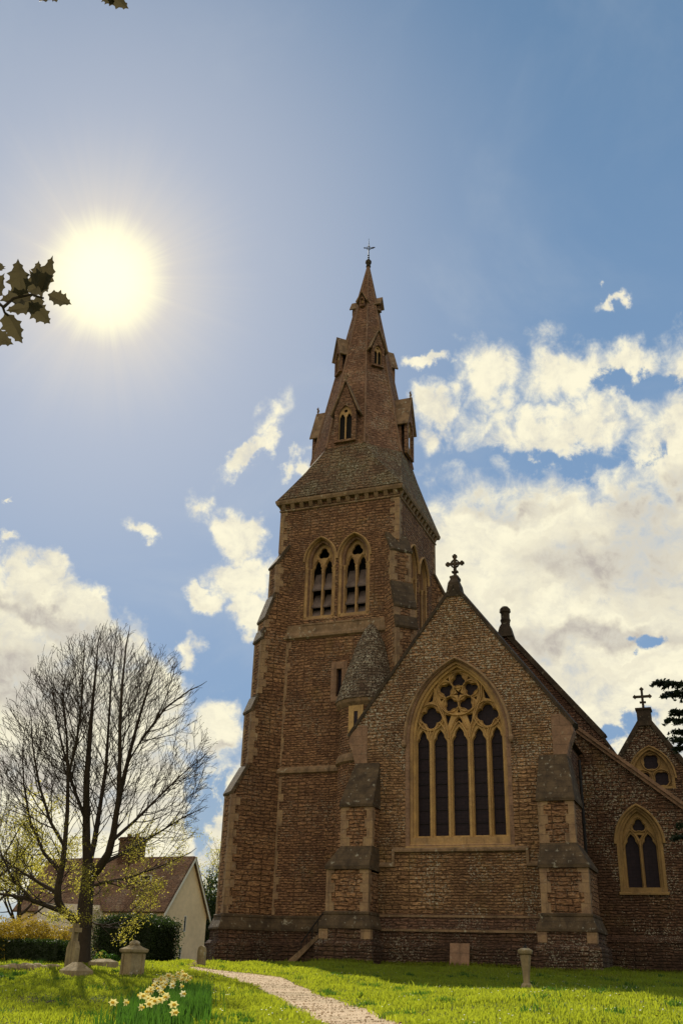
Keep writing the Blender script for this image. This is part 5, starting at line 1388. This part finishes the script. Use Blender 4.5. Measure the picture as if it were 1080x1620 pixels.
    # cream end wall with round plaque right of the trunk
    A = H(140, 1450, 56); B = H(165, 1450, 58); f = Frame((A.x, A.y, 0), (B.x-A.x, B.y-A.y, 0)); L = (Vector((B.x, B.y))-Vector((A.x, A.y))).length
    zt = A.z
    m = MB(); panel(m, f, [(-.4, -.6), (L-.12, -.6), (L, zt), (L-.35, zt+.35), (-.4, zt+.35)], [], 0, -.3); pw = m.build('porch_wall', 'render', t)
    pc = H(147, 1505, 56.2); m = MB(); d = Vector((B.x-A.x, B.y-A.y, 0)).normalized(); uc = (pc-Vector((A.x, A.y, 0))).dot(d)
    panel(m, f, circ(uc, pc.z, .19, 20), [circ(uc, pc.z, .155, 20)], .03, .0); m.build('round_plaque', 'grave', pw)
cottage()
# stones edging the lawn on the left
rnd = random.Random(3)
for k in range(17):
    g = atG(-8+k*6.0+rnd.uniform(-1.5, 1.5), 1533+rnd.uniform(-1, 1)); s = rnd.uniform(.08, .15); mb = MB(); n = 8
    mb.loft([[(g.x+s*rr*1.3*math.cos(2*PI*i/n+.3)*(1+.2*math.sin(i*2.3+k)), g.y+s*rr*math.sin(2*PI*i/n), g.z+z*s) for i in range(n)] for z, rr in ((-.5, .9), (.2, 1.), (.65, .75), (.85, .3))])
    mb.build('edging_stone', 'grave', label='rough pale stone in the row edging the lawn below the yellow bushes', cat='stone', group='stones edging the lawn', origin=g)
# woodland beyond the houses
def woodland():
    rnd = random.Random(9); mb = MB()
    for i in range(26000):
        az = R(rnd.uniform(-75, 40)); D = rnd.uniform(150, 190); x, y = D*math.sin(az), -33+D*math.cos(az)
        hh = 5.2+2.4*math.sin(az*23)+1.3*math.sin(az*61+1)
        z = -.6+hh*rnd.random()**.7; c = Vector((x, y, z)); a = Vector((rnd.gauss(0, 1), rnd.gauss(0, 1), rnd.gauss(0, 1))).normalized(); b = a.cross(Vector((rnd.gauss(0, 1), rnd.gauss(0, 1), 1))).normalized(); s = rnd.uniform(.4, .9)
        mb.add([c-a*s, c+b*s*.6, c+a*s, c-b*s*.6], [(0, 1, 2, 3)])
    mb.build('woodland', 'hedge', kind='stuff', label='far line of dark woodland along the horizon', cat='woodland', uv=False, recalc=False)
woodland()

# ------------------------------------------------------------------ yew at the right, outside the frame, boughs reaching in
def yew():
    rnd = random.Random(17); base = Vector((3.9, -8.2, gz(3.9, -8.2)))
    t = thing('yew_tree', 'dark yew whose drooping boughs hang in front of the chapel wall', 'tree', base)
    tr = MB(); tr.tube([base+Vector((0, 0, -.2)), base+Vector((.05, 0, 1.5)), base+Vector((-.1, .1, 4)), base+Vector((0, 0, 8.2))], [.42, .34, .24, .05], 12, False); tr.build('trunk', 'bark', t, uv=False)
    bo = MB(); fo = MB()
    def spray(p, d, L, droop):
        n = max(3, int(L/.09)); q = p.copy(); dd = d.normalized(); pts = [p]
        for k in range(n):
            dd = (dd+Vector((rnd.gauss(0, .10), rnd.gauss(0, .10), -droop))).normalized(); q = q+dd*(L/n); pts.append(q.copy())
            for _ in range(5):
                c = q+Vector((rnd.gauss(0, .025), rnd.gauss(0, .025), rnd.gauss(0, .02))); a = (dd*.6+Vector((rnd.gauss(0, .7), rnd.gauss(0, .7), rnd.gauss(0, .5)-.3))).normalized(); b = a.cross(Vector((rnd.gauss(0, 1), rnd.gauss(0, 1), rnd.gauss(0, 1)))).normalized(); s = rnd.uniform(.035, .07)
                fo.add([c-a*s, c+b*s*.4, c+a*s, c-b*s*.4], [(0, 1, 2, 3)])
        bo.tube(pts, [.009*(1-.7*k/(len(pts)-1)) for k in range(len(pts))], 3, False)
    def bough(p0, p1, sag, dens, w, hang=.4):
        m = 16; pts = []
        for k in range(m+1):
            s = k/m; p = p0.lerp(p1, s); p.z += sag*math.sin(PI*s*.9); pts.append(p)
        bo.tube(pts, [.07*(1-.88*k/m) for k in range(m+1)], 6, False)
        for k in range(2, m+1):
            for _ in range(dens):
                a = pts[k-1].lerp(pts[k], rnd.random()); sd = rnd.choice((-1, 1)); dr = (pts[k]-pts[k-1]).normalized(); si = Vector((-dr.y, dr.x, 0))*sd
                spray(a, dr*.7+si*rnd.uniform(.1, .9)+Vector((0, 0, rnd.uniform(-.5, .1))), w*rnd.uniform(.4, 1.)*(1.1-.6*k/m), .05+hang*.14)
    B = lambda px, py, D: atD(px, py, D)
    bough(base+Vector((-.1, .1, 5.7)), B(1038, 1084, 25), .30, 18, .50, .9)
    bough(base+Vector((-.1, .1, 5.5)), B(1058, 1100, 25.3), .30, 14, .55, .9)
    for px, py, z0, D in ((1064, 1128, 5.2, 25.5), (1058, 1142, 5.0, 25), (1066, 1160, 4.8, 25.4), (1062, 1172, 4.6, 25), (1068, 1186, 4.5, 25.2)):
        bough(base+Vector((-.1, .1, z0)), B(px, py, D), .22, 15, .42, .9)
    for px, py, z0, D in ((1072, 1306, 2.8, 24.6), (1070, 1326, 2.6, 24.5)):
        bough(base+Vector((0, 0, z0)), B(px, py, D), .18, 11, .36, .8)
    for k in range(26):
        a = rnd.uniform(-1.9, 1.6); z = rnd.uniform(1.6, 8); L = 3.4*(1-(z-1)/11)
        bough(base+Vector((0, 0, z)), base+Vector((math.cos(a)*L, math.sin(a)*L, z-.2)), .3, 4, .6)
    bo.build('boughs', 'bark', t, uv=False, recalc=False); fo.build('crown', 'yew', t, uv=False, recalc=False)
yew()

# ------------------------------------------------------------------ holly beside the camera
def holly():
    rnd = random.Random(31); base = Vector((-2.15, -32.9, gz(-2.15, -32.9)))
    t = thing('holly_tree', 'holly with spiny leaves on a twig silhouetted beside the sun', 'tree', base)
    top = base+Vector((.1, .1, 3.6)); MB().tube([base-Vector((0, 0, .2)), base+Vector((.05, 0, 1.6)), top], [.07, .055, .025], 8, False).build('trunk', 'bark', t, uv=False)
    br = MB(); 
    def leafmesh(p, tip, up, wid, name='leaf'):
        L = (tip-p).length; d = (tip-p).normalized(); s = d.cross(up).normalized(); n = s.cross(d)
        def e(sd):
            out = []; prof = [(.0, .02), (.10, .16), (.16, .42), (.24, .36), (.33, .40), (.40, .62), (.47, .42), (.56, .40), (.64, .52), (.70, .30), (.80, .20), (.86, .24), (.90, .09), (1., 0)]
            for a, b in prof: out.append((a, sd*b*wid))
            return out
        L1, L2 = e(1), e(-1); vs = []; fs = []
        for a, b in L1: vs.append(p+d*a*L+s*b+n*(.35*abs(b)+.03*L*math.sin(a*9)))
        k = len(vs)
        for a, b in L1: vs.append(p+d*a*L+n*(-.06*L*math.sin(a*PI)))
        for a, b in L2: vs.append(p+d*a*L+s*b+n*(.35*abs(b)+.03*L*math.sin(a*9+1)))
        for i in range(k-1): fs += [(i, i+1, k+i+1, k+i), (k+i, k+i+1, 2*k+i+1, 2*k+i)]
        mb = MB(); mb.add(vs, fs); return mb.build(name, 'holly', t, uv=False, recalc=False)
    q = lambda x, y, D=1.55: atD(x, y, D)
    # twig with the leaves seen against the sky
    tw = [q(-330, 600, 1.7), q(-160, 540), q(-60, 500), (q(-8, 474)), (q(6, 486)), (q(22, 472)), (q(50, 466)), (q(70, 472))]
    br.tube([base+Vector((.05, 0, 1.5)), q(-520, 700, 1.9)]+tw, [.02, .014, .010, .007, .005, .004, .003, .0022, .0018, .0015], 6, False)
    br.tube([q(4, 483), q(8, 495), q(14, 500)], [.002, .0018, .0015], 5, False)
    vw = -fw
    for a, b, w, D in (((33, 470), (29, 409), .030, 0), ((52, 468), (0, 476), .026, .02), ((45, 462), (86, 436), .040, .03), ((60, 455), (62, 412), .020, .05), ((66, 462), (84, 404), .020, .0),
                       ((76, 466), (114, 482), .022, .02), ((66, 470), (50, 498), .018, .05), ((46, 478), (80, 512), .026, .01), ((60, 482), (10, 492), .020, .03), ((9, 493), (36, 543), .030, .0),
                       ((-30, 520), (22, 545), .026, .02), ((-14, 480), (8, 432), .022, .04), ((-4, 430), (2, 416), .02, .0), ((-50, 505), (-20, 440), .028, 0), ((-80, 515), (-110, 460), .03, 0), ((-70, 512), (-60, 575), .03, 0), ((-120, 530), (-150, 600), .03, .02), ((-150, 535), (-130, 470), .03, .02)):
        leafmesh(q(a[0], a[1], 1.55+D), q(b[0], b[1], 1.55+D+rnd.uniform(-.02, .02)), vw+Vector((rnd.gauss(0, .15), rnd.gauss(0, .15), rnd.gauss(0, .15))), w*1.05)
    # second twig overhead
    br.tube([base+Vector((.08, 0, 2.6)), q(-400, -300, 1.7), q(-100, -120, 1.6), q(120, -30, 1.6), q(170, -12, 1.6)], [.014, .01, .006, .003, .0015], 6, False)
    for a, b, w in (((165, -16), (204, 14), .022), ((165, -14), (180, 8), .020), ((120, -30), (62, 2), .024), ((90, -40), (84, 3), .020), ((140, -22), (150, -70), .02), ((60, -60), (20, -30), .024), ((20, -70), (0, -130), .024), ((150, -20), (200, -50), .024)):
        leafmesh(q(a[0], a[1], 1.6), q(b[0], b[1], 1.6), vw+Vector((rnd.gauss(0, .2), rnd.gauss(0, .2), 0)), w)
    cr = MB()
    for k in range(1500):   # the body of the holly, left of the view
        c = base+Vector((-.95+rnd.gauss(0, .42), -.25+rnd.gauss(0, .5), 2.3+rnd.gauss(0, .75)))
        a = Vector((rnd.gauss(0, 1), rnd.gauss(0, 1), rnd.gauss(0, 1))).normalized(); b = a.cross(Vector((rnd.gauss(0, 1), rnd.gauss(0, 1), rnd.gauss(0, 1)))).normalized(); s = rnd.uniform(.02, .035)
        cr.add([c-a*s, c-a*s*.3+b*s*.6, c, c+b*s*.5+a*s*.5, c+a*s, c-b*s*.5+a*s*.5, c-b*s*.6-a*s*.3], [(0, 1, 2, 3, 4, 5, 6)])
    cr.build('crown', 'holly', t, uv=False, recalc=False)
    for k in range(10):
        a = rnd.uniform(2, 4.6); z = rnd.uniform(1.4, 3.4); br.tube([base+Vector((.05, .05, z)), base+Vector((math.cos(a)*.6-.2, math.sin(a)*.5, z+.3)), base+Vector((math.cos(a)*1.1-.3, math.sin(a)*.8, z+.4))], [.015, .01, .004], 5, False)
    br.build('twigs', 'bark', t, uv=False, recalc=False)
holly()
